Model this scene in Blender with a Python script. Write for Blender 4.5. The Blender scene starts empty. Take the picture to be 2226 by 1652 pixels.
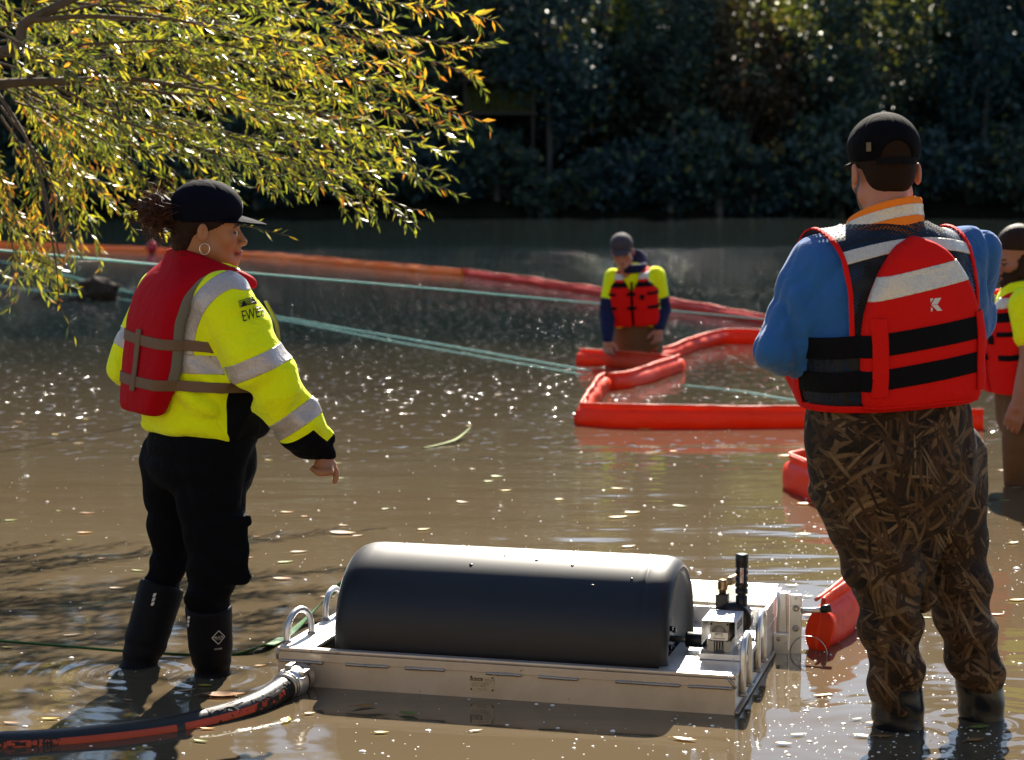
import bpy, bmesh, math, random, time
_T0 = time.time()
import numpy as np
from mathutils import Vector, Matrix
from mathutils.bvhtree import BVHTree

R = math.radians
scene = bpy.context.scene
COL = scene.collection
rng = np.random.default_rng(7)
random.seed(7)
f32 = np.float32

# ------------------------------------------------------------------ camera, sky, sun, exposure
FOC, CX, CY, CAM_H = 4328.0, 1113.0, 826.0, 1.35      # measured on the photograph at 2226 px width
PITCH = math.atan(401.0 / FOC)
cam_data = bpy.data.cameras.new('camera')
cam_data.sensor_width = 36.0
cam_data.lens = 36.0 * FOC / 2226.0
cam_data.clip_start = 0.1
cam_data.clip_end = 2000.0
cam_data.dof.use_dof = True
cam_data.dof.focus_distance = 5.5
cam_data.dof.aperture_fstop = 5.0
cam = bpy.data.objects.new('camera', cam_data)
cam.location = (0, 0, CAM_H)
cam.rotation_euler = (math.pi / 2 - PITCH, 0, 0)
COL.objects.link(cam)
scene.camera = cam

SUN_EL, SUN_AZ = R(38.0), R(8.0)
world = bpy.data.worlds.new('World')
scene.world = world
world.use_nodes = True
wn = world.node_tree.nodes
sky = wn.new('ShaderNodeTexSky')
sky.sky_type = 'NISHITA'
sky.sun_disc = False
sky.sun_elevation = SUN_EL
sky.sun_rotation = SUN_AZ
sky.dust_density = 0.3
world.node_tree.links.new(sky.outputs[0], wn['Background'].inputs[0])
wn['Background'].inputs[1].default_value = 0.05
sun_data = bpy.data.lights.new('sun', 'SUN')
sun_data.energy = 5.0
sun_data.angle = R(0.53)
sun_data.color = (1.0, 0.91, 0.77)
sun = bpy.data.objects.new('sun', sun_data)
SDIR = Vector((math.sin(SUN_AZ) * math.cos(SUN_EL), math.cos(SUN_AZ) * math.cos(SUN_EL), math.sin(SUN_EL)))
sun.rotation_euler = SDIR.to_track_quat('Z', 'Y').to_euler()
sun.location = (0, 0, 30)
COL.objects.link(sun)
scene.view_settings.view_transform = 'Standard'
scene.view_settings.look = 'None'
scene.view_settings.exposure = 1.75
scene.view_settings.gamma = 1.0
scene.cycles.use_denoising = True
scene.cycles.max_bounces = 8
scene.cycles.transparent_max_bounces = 12
scene.cycles.caustics_reflective = False
scene.cycles.caustics_refractive = False

# ------------------------------------------------------------------ layout helpers
_fw = np.array((0, math.cos(PITCH), -math.sin(PITCH)))
_up = np.array((0, math.sin(PITCH), math.cos(PITCH)))
def ray(px, py):
    return _fw + np.array((1, 0, 0)) * ((px - CX) / FOC) + _up * (-(py - CY) / FOC)
def at(px, py, Y):
    d = ray(px, py)
    return np.array((0, 0, CAM_H)) + d * (Y / d[1])
def wat(px, py, z=0.0):
    d = ray(px, py)
    return np.array((0, 0, CAM_H)) + d * ((z - CAM_H) / d[2])

# ------------------------------------------------------------------ node materials
class NT:
    def __init__(s, name):
        s.m = bpy.data.materials.new(name)
        s.m.use_nodes = True
        s.t = s.m.node_tree
        s.b = s.t.nodes['Principled BSDF']
        s.out = s.t.nodes['Material Output']
    def n(s, typ, **kw):
        nd = s.t.nodes.new('ShaderNode' + typ)
        for k, v in kw.items():
            if k.startswith('i_'):
                nd.inputs[k[2:].replace('_', ' ')].default_value = v
            else:
                setattr(nd, k, v)
        return nd
    def l(s, a, b):
        s.t.links.new(a, b)
    def val(s, x, sock):
        if isinstance(x, (int, float, tuple)):
            sock.default_value = x
        else:
            s.l(x, sock)
    def math(s, op, a, b=0.0, c=None, clamp=False):
        nd = s.n('Math', operation=op, use_clamp=clamp)
        s.val(a, nd.inputs[0]); s.val(b, nd.inputs[1])
        if c is not None: s.val(c, nd.inputs[2])
        return nd.outputs[0]
    def mix(s, fac, a, b):
        nd = s.n('Mix', data_type='RGBA')
        s.val(fac, nd.inputs[0]); s.val(a, nd.inputs[6]); s.val(b, nd.inputs[7])
        return nd.outputs[2]
    def coord(s, kind='Object', scale=(1, 1, 1), rot=(0, 0, 0), loc=(0, 0, 0)):
        tc = s.n('TexCoord')
        mp = s.n('Mapping')
        mp.inputs['Scale'].default_value = scale
        mp.inputs['Rotation'].default_value = rot
        mp.inputs['Location'].default_value = loc
        s.l(tc.outputs[kind], mp.inputs[0])
        return mp.outputs[0]
    def noise(s, vec, scale=5, detail=3, rough=0.55, dist=0.0):
        nd = s.n('TexNoise')
        nd.inputs['Scale'].default_value = scale
        nd.inputs['Detail'].default_value = detail
        nd.inputs['Roughness'].default_value = rough
        nd.inputs['Distortion'].default_value = dist
        if vec is not None: s.l(vec, nd.inputs['Vector'])
        return nd.outputs['Fac']
    def ramp(s, fac, stops, mode='LINEAR'):
        nd = s.n('ValToRGB')
        nd.color_ramp.interpolation = mode
        e = nd.color_ramp.elements
        while len(e) < len(stops): e.new(0.5)
        for k, (p, c) in enumerate(stops):
            e[k].position = p
            e[k].color = c if len(c) == 4 else (*c, 1)
        s.l(fac, nd.inputs[0])
        return nd.outputs[0]
    def bump(s, h, strength=0.3, dist=0.01, normal=None):
        nd = s.n('Bump')
        nd.inputs['Strength'].default_value = strength
        nd.inputs['Distance'].default_value = dist
        s.l(h, nd.inputs['Height'])
        if normal is not None: s.l(normal, nd.inputs['Normal'])
        return nd.outputs[0]
    def set(s, **kw):
        for k, v in kw.items():
            s.val(v if not (isinstance(v, tuple) and len(v) == 3) else (*v, 1), s.b.inputs[k.replace('_', ' ')])
        return s

def rgb(c, k=1.0):
    return (c[0] * k, c[1] * k, c[2] * k, 1.0)

def simple(name, col, rough=0.5, metal=0.0, var=0.15, vs=8.0, bump=0.0, bs=60.0, spec=0.4, kind='Object', trans=0.0):
    m = NT(name)
    v = m.coord(kind)
    nz = m.noise(v, vs, 4)
    c = m.mix(nz, rgb(col, 1 - var), tuple(min(1, x * (1 + var)) for x in col) + (1,))
    m.l(c, m.b.inputs['Base Color'])
    m.set(Roughness=rough, Metallic=metal, Specular_IOR_Level=spec)
    if bump:
        m.l(m.bump(m.noise(v, bs, 3), bump, 0.004), m.b.inputs['Normal'])
    if trans:
        tr = m.n('BsdfTranslucent')
        m.l(c, tr.inputs[0])
        mx = m.n('MixShader')
        mx.inputs[0].default_value = trans
        m.l(m.b.outputs[0], mx.inputs[1]); m.l(tr.outputs[0], mx.inputs[2])
        m.l(mx.outputs[0], m.out.inputs[0])
    return m.m

def cloth(name, col, rough=0.85, weave=900.0, var=0.12, fold=0.25, sheen=0.03, trans=0.0, spec=0.10):
    m = NT(name)
    v = m.coord()
    nz = m.noise(v, 6, 5, 0.6)
    c = m.mix(nz, rgb(col, 1 - var), tuple(min(1, x * (1 + var)) for x in col) + (1,))
    m.l(c, m.b.inputs['Base Color'])
    m.set(Roughness=rough, Specular_IOR_Level=spec, Sheen_Weight=sheen)
    b1 = m.bump(m.noise(v, 22, 4, 0.5, 0.6), fold, 0.02)
    b2 = m.bump(m.noise(v, weave, 1), 0.25, 0.001, b1)
    m.l(b2, m.b.inputs['Normal'])
    if trans:
        tr = m.n('BsdfTranslucent')
        m.l(c, tr.inputs[0])
        mx = m.n('MixShader')
        mx.inputs[0].default_value = trans
        m.l(m.b.outputs[0], mx.inputs[1]); m.l(tr.outputs[0], mx.inputs[2])
        m.l(mx.outputs[0], m.out.inputs[0])
    return m.m

def vcol_mat(name, rough=0.5, trans=0.0, spec=0.5, bump=0.0, bs=300.0, sss=0.0, tint=(1.0, 1.0, 1.0)):
    m = NT(name)
    a = m.n('VertexColor', layer_name='Col')
    m.l(a.outputs[0], m.b.inputs['Base Color'])
    m.set(Roughness=rough, Specular_IOR_Level=spec)
    if sss:
        m.set(Subsurface_Weight=sss, Subsurface_Scale=0.006)
        m.b.inputs['Subsurface Radius'].default_value = (1.0, 0.35, 0.2)
    if bump:
        m.l(m.bump(m.noise(m.coord(), bs, 3), bump, 0.002), m.b.inputs['Normal'])
    if trans:
        tr = m.n('BsdfTranslucent')
        g = m.n('Mix', data_type='RGBA', blend_type='MULTIPLY')
        g.inputs[0].default_value = 1.0
        m.l(a.outputs[0], g.inputs[6]); g.inputs[7].default_value = (*tint, 1)
        m.l(g.outputs[2], tr.inputs[0])
        mx = m.n('MixShader')
        mx.inputs[0].default_value = trans
        m.l(m.b.outputs[0], mx.inputs[1]); m.l(tr.outputs[0], mx.inputs[2])
        m.l(mx.outputs[0], m.out.inputs[0])
    return m.m

# ------------------------------------------------------------------ mesh helpers
def mesh_data(name, V, Fc, smooth=True, cols=None):
    me = bpy.data.meshes.new(name)
    V = np.asarray(V, dtype=np.float64)
    if isinstance(Fc, np.ndarray):
        nf, k = Fc.shape
        me.vertices.add(len(V)); me.vertices.foreach_set('co', V.ravel())
        me.loops.add(nf * k); me.loops.foreach_set('vertex_index', Fc.ravel().astype(np.int32))
        me.polygons.add(nf)
        me.polygons.foreach_set('loop_start', np.arange(0, nf * k, k, dtype=np.int32))
        me.update(calc_edges=True)
    else:
        me.from_pydata([tuple(v) for v in V], [], [tuple(f) for f in Fc])
        me.update()
    me.validate()
    if smooth:
        me.polygons.foreach_set('use_smooth', np.ones(len(me.polygons), dtype=bool))
    if cols is not None:
        at_ = me.color_attributes.new('Col', 'FLOAT_COLOR', 'POINT')
        c = np.ones((len(V), 4), dtype=f32); c[:, :3] = cols
        at_.data.foreach_set('color', c.ravel())
    return me

def link(name, me, parent=None, mat=None):
    o = bpy.data.objects.new(name, me)
    COL.objects.link(o)
    if parent is not None: o.parent = parent
    if mat is not None and me is not None and len(me.materials) == 0: me.materials.append(mat)
    return o

def part(name, V, Fc, mat, parent, org=(0, 0, 0), smooth=True, cols=None):
    return link(name, mesh_data(name, np.asarray(V, dtype=np.float64) - np.asarray(org), Fc, smooth, cols), parent, mat)

def tag(o, label=None, cat=None, group=None, kind=None):
    if label: o['label'] = label
    if cat: o['category'] = cat
    if group: o['group'] = group
    if kind: o['kind'] = kind
    return o

def empty(name, loc, rz=0.0):
    o = bpy.data.objects.new(name, None)
    o.location = loc; o.rotation_euler = (0, 0, rz); o.empty_display_size = 0.1
    COL.objects.link(o)
    return o

def solo(name, V, Fc, mat, smooth=True, cols=None, base=None):
    V = np.asarray(V, dtype=np.float64)
    if base is None:
        base = np.array(((V[:, 0].min() + V[:, 0].max()) / 2, (V[:, 1].min() + V[:, 1].max()) / 2, V[:, 2].min()))
    o = part(name, V, Fc, mat, None, base, smooth, cols)
    o.location = base
    return o

class MB:
    """collects shapes into one mesh"""
    def __init__(s): s.V = []; s.F = []; s.n = 0
    def add(s, V, F):
        V = np.asarray(V, dtype=np.float64)
        s.V.append(V); s.F += [tuple(int(i) + s.n for i in f) for f in F]; s.n += len(V)
        return s
    def get(s): return np.concatenate(s.V), s.F

def box(c, half, bev=0.0, rot=None):
    bm = bmesh.new()
    bmesh.ops.create_cube(bm, size=2.0)
    for v in bm.verts: v.co = Vector((v.co.x * half[0], v.co.y * half[1], v.co.z * half[2]))
    if bev: bmesh.ops.bevel(bm, geom=bm.edges[:], offset=bev, segments=2, affect='EDGES', profile=0.6)
    V = np.array([v.co[:] for v in bm.verts])
    bm.verts.index_update()
    F = [tuple(v.index for v in f.verts) for f in bm.faces]
    bm.free()
    if rot is not None: V = V @ np.asarray(rot).T
    return V + np.asarray(c), F

def tube(pts, rad, n=10, caps=True, flat=1.0):
    pts = np.asarray(pts, dtype=np.float64); m = len(pts)
    rad = np.atleast_1d(np.asarray(rad, dtype=np.float64))
    rad = np.interp(np.linspace(0, 1, m), np.linspace(0, 1, len(rad)), rad)
    tan = np.gradient(pts, axis=0); tan /= np.linalg.norm(tan, axis=1)[:, None] + 1e-12
    ref = np.array((0, 0, 1.0)) if abs(tan[0, 2]) < 0.9 else np.array((1.0, 0, 0))
    a = np.cross(tan[0], ref); a /= np.linalg.norm(a)
    V = []
    an = np.linspace(0, 2 * math.pi, n, endpoint=False)
    for i in range(m):
        a = a - tan[i] * a.dot(tan[i]); a /= np.linalg.norm(a)
        b = np.cross(tan[i], a)
        V.append(pts[i] + rad[i] * (np.cos(an)[:, None] * a + np.sin(an)[:, None] * b * flat))
    V = np.concatenate(V)
    F = []
    for i in range(m - 1):
        for j in range(n):
            k = (j + 1) % n
            F.append((i * n + j, i * n + k, (i + 1) * n + k, (i + 1) * n + j))
    if caps:
        F.append(tuple(range(n - 1, -1, -1))); F.append(tuple((m - 1) * n + j for j in range(n)))
    return V, F

def lathe(prof, c, axis, n=24):
    """prof: (radius, height along axis)"""
    axis = np.asarray(axis, dtype=float); axis /= np.linalg.norm(axis)
    ref = np.array((0, 0, 1.0)) if abs(axis[2]) < 0.9 else np.array((1.0, 0, 0))
    a = np.cross(axis, ref); a /= np.linalg.norm(a); b = np.cross(axis, a)
    an = np.linspace(0, 2 * math.pi, n, endpoint=False)
    ring = np.cos(an)[:, None] * a + np.sin(an)[:, None] * b
    V = np.concatenate([np.asarray(c) + r * ring + axis * h for r, h in prof])
    F = []
    for i in range(len(prof) - 1):
        for j in range(n):
            k = (j + 1) % n
            F.append((i * n + j, i * n + k, (i + 1) * n + k, (i + 1) * n + j))
    F.append(tuple(range(n - 1, -1, -1))); F.append(tuple((len(prof) - 1) * n + j for j in range(n)))
    return V, F

def spline(pts, n):
    pts = np.asarray(pts, dtype=np.float64)
    P = np.vstack([2 * pts[0] - pts[1], pts, 2 * pts[-1] - pts[-2]])
    out = []
    m = len(pts) - 1
    for i in range(m):
        t = np.linspace(0, 1, n, endpoint=(i == m - 1))[:, None]
        p0, p1, p2, p3 = P[i], P[i + 1], P[i + 2], P[i + 3]
        out.append(0.5 * ((2 * p1) + (-p0 + p2) * t + (2 * p0 - 5 * p1 + 4 * p2 - p3) * t ** 2 + (-p0 + 3 * p1 - 3 * p2 + p3) * t ** 3))
    return np.concatenate(out)

# ------------------------------------------------------------------ signed-distance modelling
def A3(p): return np.asarray(p, dtype=f32)
def ln(q): return np.sqrt(np.einsum('ij,ij->i', q, q))
def cone(P, a, b, ra, rb):
    a = A3(a); b = A3(b); ba = b - a; pa = P - a
    t = np.clip(pa @ ba / max(float(ba @ ba), 1e-9), 0, 1)
    return ln(pa - t[:, None] * ba) - (ra + (rb - ra) * t)
def chain(P, pr):
    d = None
    for (a, ra), (b, rb) in zip(pr[:-1], pr[1:]):
        e = cone(P, a, b, ra, rb)
        d = e if d is None else np.minimum(d, e)
    return d
def box_of(pr, pad=0.05):
    a = np.array([p for p, _ in pr]); m = max(r_ for _, r_ in pr) + pad
    return a.min(0) - m, a.max(0) + m
def near_box(b, lo, hi): return bool((b[1] > lo).all() and (b[0] < hi).all())
def ell(P, c, r, M=None):
    q = P - A3(c)
    if M is not None: q = q @ A3(M)
    r = A3(r)
    k0 = ln(q / r); k1 = ln(q / (r * r)) + 1e-9
    return k0 * (k0 - 1) / k1
def rbox(P, c, h, r, M=None):
    q = P - A3(c)
    if M is not None: q = q @ A3(M)
    q = np.abs(q) - (A3(h) - r)
    return ln(np.maximum(q, 0)) + np.minimum(q.max(1), 0) - r
def smin(a, b, k):
    h = np.maximum(k - np.abs(a - b), 0) / k
    return np.minimum(a, b) - h * h * k * 0.25
def smax(a, b, k): return -smin(-a, -b, k)
def loc(P, fr):
    q = P - A3(fr[0])
    return np.stack([q @ A3(fr[1]), q @ A3(fr[2]), q @ A3(fr[3])], 1)
def smooth_tab(z, v, n=96, it=5):
    zz = np.linspace(z[0], z[-1], n); vv = np.interp(zz, z, v)
    for _ in range(it):
        vv[1:-1] = (vv[:-2] + 2 * vv[1:-1] + vv[2:]) / 4
    return zz, vv
def loft(q, secs, p=2.4, capk=0.02):
    """q local points; secs rows: z, half width, half depth, x offset, y offset"""
    s = np.array(secs, dtype=float)
    z = q[:, 2]
    tab = [smooth_tab(s[:, 0], s[:, k]) for k in range(1, 5)]
    a, b, ox, oy = [np.interp(z, *t).astype(f32) for t in tab]
    k = (np.abs((q[:, 0] - ox) / a) ** p + np.abs((q[:, 1] - oy) / b) ** p) ** (1.0 / p)
    d = (k - 1) * np.minimum(a, b)
    return smax(d, np.maximum(s[0, 0] - z, z - s[-1, 0]), capk)
def wr(P, seed, f=(8, 8, 8), n=5):
    r = np.random.default_rng(seed)
    out = np.zeros(len(P), dtype=f32)
    f = A3(f)
    for _ in range(n):
        k = r.normal(size=3).astype(f32) * f; q = r.normal(size=3).astype(f32) * f * 0.6
        out += np.sin(P @ k + r.uniform(0, 6) + 1.6 * np.sin(P @ q + r.uniform(0, 6)))
    return out / n
def snets(fn, bmin, bmax, h, B=8, safe=1.9):
    bmin = np.asarray(bmin, dtype=float); bmax = np.asarray(bmax, dtype=float)
    nb = np.ceil((bmax - bmin) / (h * B)).astype(int)
    n = nb * B
    cen = [bmin[k] + (np.arange(nb[k]) * B + (B - 1) / 2) * h for k in range(3)]
    Pc = np.stack(np.meshgrid(*cen, indexing='ij'), -1).reshape(-1, 3).astype(f32)
    dc = np.concatenate([fn(x) for x in np.array_split(Pc, max(1, len(Pc) // 200000))])
    D = np.repeat(np.repeat(np.repeat(np.where(dc < 0, -1, 1).reshape(nb).astype(f32), B, 0), B, 1), B, 2)
    hot = np.abs(dc) < safe * h * B * 0.87
    ii = np.stack(np.unravel_index(np.nonzero(hot)[0], nb), 1)
    kb = ii // 3; ii = ii[np.lexsort((kb[:, 0], kb[:, 1], kb[:, 2]))]
    off = np.stack(np.meshgrid(*[np.arange(B)] * 3, indexing='ij'), -1).reshape(-1, 3)
    for ch in np.array_split(ii, max(1, len(ii) // 24)):
        if not len(ch): continue
        vox = (ch[:, None, :] * B + off[None]).reshape(-1, 3)
        d = fn((bmin + vox * h).astype(f32))
        D[vox[:, 0], vox[:, 1], vox[:, 2]] = d
    D[0] = D[-1] = 1; D[:, 0] = D[:, -1] = 1; D[:, :, 0] = D[:, :, -1] = 1
    ins = D < 0
    cor = [(a, b, c) for a in (0, 1) for b in (0, 1) for c in (0, 1)]
    sl = lambda A, o: A[o[0]:n[0] - 1 + o[0], o[1]:n[1] - 1 + o[1], o[2]:n[2] - 1 + o[2]]
    cnt = sum(sl(ins, o).astype(np.int8) for o in cor)
    mask = (cnt > 0) & (cnt < 8)
    idx = np.full(mask.shape, -1, dtype=np.int64)
    I = np.stack(np.nonzero(mask), 1)
    idx[mask] = np.arange(len(I))
    acc = np.zeros((len(I), 3)); num = np.zeros(len(I))
    for a in cor:
        for ax in range(3):
            if a[ax]: continue
            b = list(a); b[ax] = 1
            da = D[I[:, 0] + a[0], I[:, 1] + a[1], I[:, 2] + a[2]]
            db = D[I[:, 0] + b[0], I[:, 1] + b[1], I[:, 2] + b[2]]
            cr = (da < 0) != (db < 0)
            t = da[cr] / (da[cr] - db[cr])
            p = np.tile(np.array(a, dtype=float), (cr.sum(), 1)); p[:, ax] = t
            acc[cr] += p; num[cr] += 1
    V = bmin + (I + acc / num[:, None]) * h
    quads = []
    for ax in range(3):
        s0 = [slice(None)] * 3; s1 = [slice(None)] * 3
        s0[ax] = slice(0, -1); s1[ax] = slice(1, None)
        lo = ins[tuple(s0)]; hi = ins[tuple(s1)]
        E = np.stack(np.nonzero(lo != hi), 1)
        u, v = (ax + 1) % 3, (ax + 2) % 3
        E = E[(E[:, u] > 0) & (E[:, v] > 0) & (E[:, u] < n[u] - 1) & (E[:, v] < n[v] - 1)]
        c = []
        for du, dv in ((1, 1), (0, 1), (0, 0), (1, 0)):
            e = E.copy(); e[:, u] -= du; e[:, v] -= dv
            c.append(idx[e[:, 0], e[:, 1], e[:, 2]])
        q = np.stack(c, 1)
        flip = ~lo[E[:, 0], E[:, 1], E[:, 2]]
        q[flip] = q[flip][:, ::-1]
        quads.append(q)
    Q = np.concatenate(quads)
    return V, Q[(Q >= 0).all(1)]

def relax(V, Q, it=2, w=0.5):
    V = V.copy(); k = Q.shape[1]
    for _ in range(it):
        s = np.zeros_like(V); c = np.zeros(len(V))
        for i in range(k):
            j = (i + 1) % k
            np.add.at(s, Q[:, i], V[Q[:, j]]); np.add.at(c, Q[:, i], 1)
            np.add.at(s, Q[:, j], V[Q[:, i]]); np.add.at(c, Q[:, j], 1)
        V = V + w * (s / np.maximum(c, 1)[:, None] - V)
    return V
def tris(Q): return np.concatenate([Q[:, [0, 1, 2]], Q[:, [0, 2, 3]]]) if Q.shape[1] == 4 else Q
def vnorm(V, T):
    n = np.cross(V[T[:, 1]] - V[T[:, 0]], V[T[:, 2]] - V[T[:, 0]])
    N = np.zeros_like(V)
    for k in range(3): np.add.at(N, T[:, k], n)
    return N / (np.linalg.norm(N, axis=1)[:, None] + 1e-12)
def compact(V, T):
    u, inv = np.unique(T, return_inverse=True)
    return V[u], inv.reshape(T.shape)
def clip(V, T, s):
    """keep where s >= 0, cutting triangles along the contour"""
    ins = s >= 0; k = ins[T].sum(1)
    keep = [T[k == 3]]
    P = T[(k == 1) | (k == 2)]; new = []; ed = {}; out = []
    def cut(a, b):
        key = (a, b) if a < b else (b, a)
        if key not in ed:
            t = s[a] / (s[a] - s[b])
            ed[key] = len(V) + len(new); new.append(V[a] + (V[b] - V[a]) * t)
        return ed[key]
    for a, b, c in P.tolist():
        while not (ins[a] and not ins[c]): a, b, c = b, c, a
        if ins[b]:      # a, b in; c out
            p = cut(b, c); q = cut(c, a)
            out += [(a, b, p), (a, p, q)]
        else:
            p = cut(a, b); q = cut(c, a)
            out.append((a, p, q))
    V2 = np.vstack([V, np.array(new)]) if new else V
    T2 = np.vstack([keep[0], np.array(out, dtype=np.int64).reshape(-1, 3)])
    return compact(V2, T2)
def clips(V, T, fields):
    for f in fields:
        if len(T) == 0: break
        V, T = clip(V, T, f(V.astype(f32)).astype(np.float64))
    return V, T
def islands(V, T, least=10):
    lab = np.arange(len(V))
    while True:
        m = lab[T].min(1); new = lab.copy()
        for k in range(3): np.minimum.at(new, T[:, k], m)
        new = new[new]
        if (new == lab).all(): break
        lab = new
    tl = lab[T[:, 0]]
    return [compact(V, T[tl == u]) for u, c in zip(*np.unique(tl, return_counts=True)) if c >= least]
def rim(V, T, off, th):
    """raise a cut-out sheet by off along its normals and turn its rim down by th"""
    N = vnorm(V, T)
    V = V + N * off
    e = np.concatenate([T[:, [0, 1]], T[:, [1, 2]], T[:, [2, 0]]])
    key = np.sort(e, 1)
    u, inv, c = np.unique(key, axis=0, return_inverse=True, return_counts=True)
    b = e[c[inv.ravel()] == 1]
    if len(b) == 0: return V, T
    ids, inv = np.unique(b, return_inverse=True); inv = inv.reshape(b.shape)
    low = V[ids] - N[ids] * th
    V2 = np.vstack([V, low]); n0 = len(V)
    t1 = np.stack([b[:, 1], b[:, 0], n0 + inv[:, 0]], 1)
    t2 = np.stack([b[:, 1], n0 + inv[:, 0], n0 + inv[:, 1]], 1)
    return V2, np.vstack([T, t1, t2])

# ------------------------------------------------------------------ lettering
def text2d(txt, size=1.0, align='LEFT', bold=0.0, shear=0.0, space=1.0):
    cu = bpy.data.curves.new('lettering', 'FONT')
    cu.body = txt; cu.size = size; cu.align_x = align; cu.resolution_u = 3
    cu.offset = bold; cu.shear = shear; cu.space_character = space
    o = bpy.data.objects.new('lettering', cu)
    me = bpy.data.meshes.new_from_object(o)
    V = np.array([v.co[:] for v in me.vertices]).reshape(-1, 3)
    F = [tuple(p.vertices) for p in me.polygons]
    bpy.data.objects.remove(o); bpy.data.curves.remove(cu); bpy.data.meshes.remove(me)
    return V, F
def decal(V2, F, o, xa, ya, bvh=None, lift=0.0015):
    xa = np.asarray(xa, dtype=float); ya = np.asarray(ya, dtype=float)
    n = np.cross(xa, ya); n /= np.linalg.norm(n)
    W = np.asarray(o) + V2[:, :1] * xa + V2[:, 1:2] * ya
    if bvh is not None:
        for i in range(len(W)):
            h = bvh.ray_cast(Vector(W[i] + n * 0.15), Vector(-n))
            if h[0] is not None: W[i] = np.array(h[0]) + n * lift
    else:
        W = W + n * lift
    return W, F
def bvh_of(V, T): return BVHTree.FromPolygons([tuple(v) for v in V], [tuple(int(i) for i in t) for t in T])
# ------------------------------------------------------------------ materials of the place
def water_material():
    m = NT('river_water')
    tc = m.n('TexCoord'); pos = tc.outputs['Object']
    def mp(sc, rz=0.0, lo=(0, 0, 0)):
        q = m.n('Mapping'); q.inputs['Scale'].default_value = sc; q.inputs['Rotation'].default_value = (0, 0, rz); q.inputs['Location'].default_value = lo
        m.l(pos, q.inputs[0]); return q.outputs[0]
    silt = m.noise(mp((0.35, 0.5, 1)), 1.0, 3, 0.6)
    col = m.ramp(silt, [(0.25, (0.078, 0.058, 0.034)), (0.75, (0.108, 0.081, 0.048))])
    m.set(Roughness=0.06, IOR=1.333, Specular_IOR_Level=0.5)
    sep = m.n('SeparateXYZ'); m.l(pos, sep.inputs[0])
    y = sep.outputs[1]
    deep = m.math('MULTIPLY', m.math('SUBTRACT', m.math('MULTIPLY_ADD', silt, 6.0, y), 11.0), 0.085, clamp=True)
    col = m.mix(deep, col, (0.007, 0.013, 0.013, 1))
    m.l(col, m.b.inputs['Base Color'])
    far = m.math('SMOOTH_MIN', m.math('MAXIMUM', m.math('DIVIDE', m.math('SUBTRACT', y, 7.0), 9.0), 0.0), 1.0, 0.2)
    patch = m.noise(mp((0.12, 0.22, 1), 0.1, (3, 1, 0)), 1.0, 1, 0.5)
    ruf = m.math('MULTIPLY_ADD', m.math('MULTIPLY', m.math('SUBTRACT', patch, 0.42), 4.0, clamp=True), m.math('MULTIPLY_ADD', far, 0.9, 0.1), m.math('MULTIPLY', far, 0.22))
    fade = m.math('SUBTRACT', 1.0, m.math('MULTIPLY', m.math('SUBTRACT', y, 24.0), 0.03, clamp=True))
    gfar = m.math('MULTIPLY', m.math('SUBTRACT', y, 9.5), 0.30, clamp=True)
    glint = m.math('MULTIPLY', m.math('MULTIPLY', m.math('MAXIMUM', ruf, 0.22), gfar), fade)
    swell = m.noise(mp((0.45, 1.9, 1), 0.05), 1.6, 1, 0.5)
    chop = m.noise(mp((2.2, 6.5, 1), -0.08), 1.7, 1, 0.5)
    rip = m.noise(mp((7.0, 13.0, 1), 0.15), 1.6, 1, 0.55)
    fine = m.noise(mp((9.0, 5.0, 1), -0.2), 1.6, 0, 0.5)
    spike = m.math('MAXIMUM', m.math('SUBTRACT', fine, 0.655), 0.0)
    h = m.math('MULTIPLY', m.math('MULTIPLY', swell, 0.0105), m.math('MULTIPLY_ADD', far, -0.72, 1.0))
    h = m.math('ADD', h, m.math('MULTIPLY', m.math('MULTIPLY', chop, 0.0060), m.math('MULTIPLY_ADD', far, 0.12, 0.20)))
    h = m.math('ADD', h, m.math('MULTIPLY', m.math('MULTIPLY', rip, 0.0012), m.math('ADD', ruf, 0.10)))
    h = m.math('ADD', h, m.math('MULTIPLY', m.math('MULTIPLY', spike, 0.38), glint))
    m.l(m.math('MULTIPLY_ADD', m.math('MULTIPLY', m.math('GREATER_THAN', spike, 0.0), glint), 0.12, 0.05), m.b.inputs['Roughness'])
    for lp in RINGS:
        dn = m.n('VectorMath', operation='DISTANCE'); m.l(pos, dn.inputs[0]); dn.inputs[1].default_value = lp
        rd = dn.outputs['Value']
        wv = m.math('MULTIPLY', m.math('SINE', m.math('MULTIPLY', rd, 85.0)), m.math('POWER', 0.012, rd))
        h = m.math('ADD', h, m.math('MULTIPLY', wv, 0.0006))
    b = m.n('Bump'); b.inputs['Strength'].default_value = 1.0; b.inputs['Distance'].default_value = 1.0
    m.l(h, b.inputs['Height']); m.l(b.outputs[0], m.b.inputs['Normal'])
    return m.m

def ground_material():
    m = NT('bank_soil')
    v = m.coord()
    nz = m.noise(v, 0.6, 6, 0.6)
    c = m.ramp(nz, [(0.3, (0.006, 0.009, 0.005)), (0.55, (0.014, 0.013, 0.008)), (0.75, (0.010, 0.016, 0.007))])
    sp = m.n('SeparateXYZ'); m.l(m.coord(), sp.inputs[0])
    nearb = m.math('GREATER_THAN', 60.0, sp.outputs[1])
    c2 = m.ramp(nz, [(0.3, (0.12, 0.10, 0.06)), (0.6, (0.26, 0.21, 0.14)), (0.75, (0.17, 0.17, 0.07))])  # pale near bank, toned to bounce warm fill onto shaded fronts
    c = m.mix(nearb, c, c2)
    m.l(c, m.b.inputs['Base Color']); m.set(Roughness=1.0, Specular_IOR_Level=0.0)
    m.l(m.bump(m.noise(v, 3.0, 6), 0.6, 0.2), m.b.inputs['Normal'])
    return m.m

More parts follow.
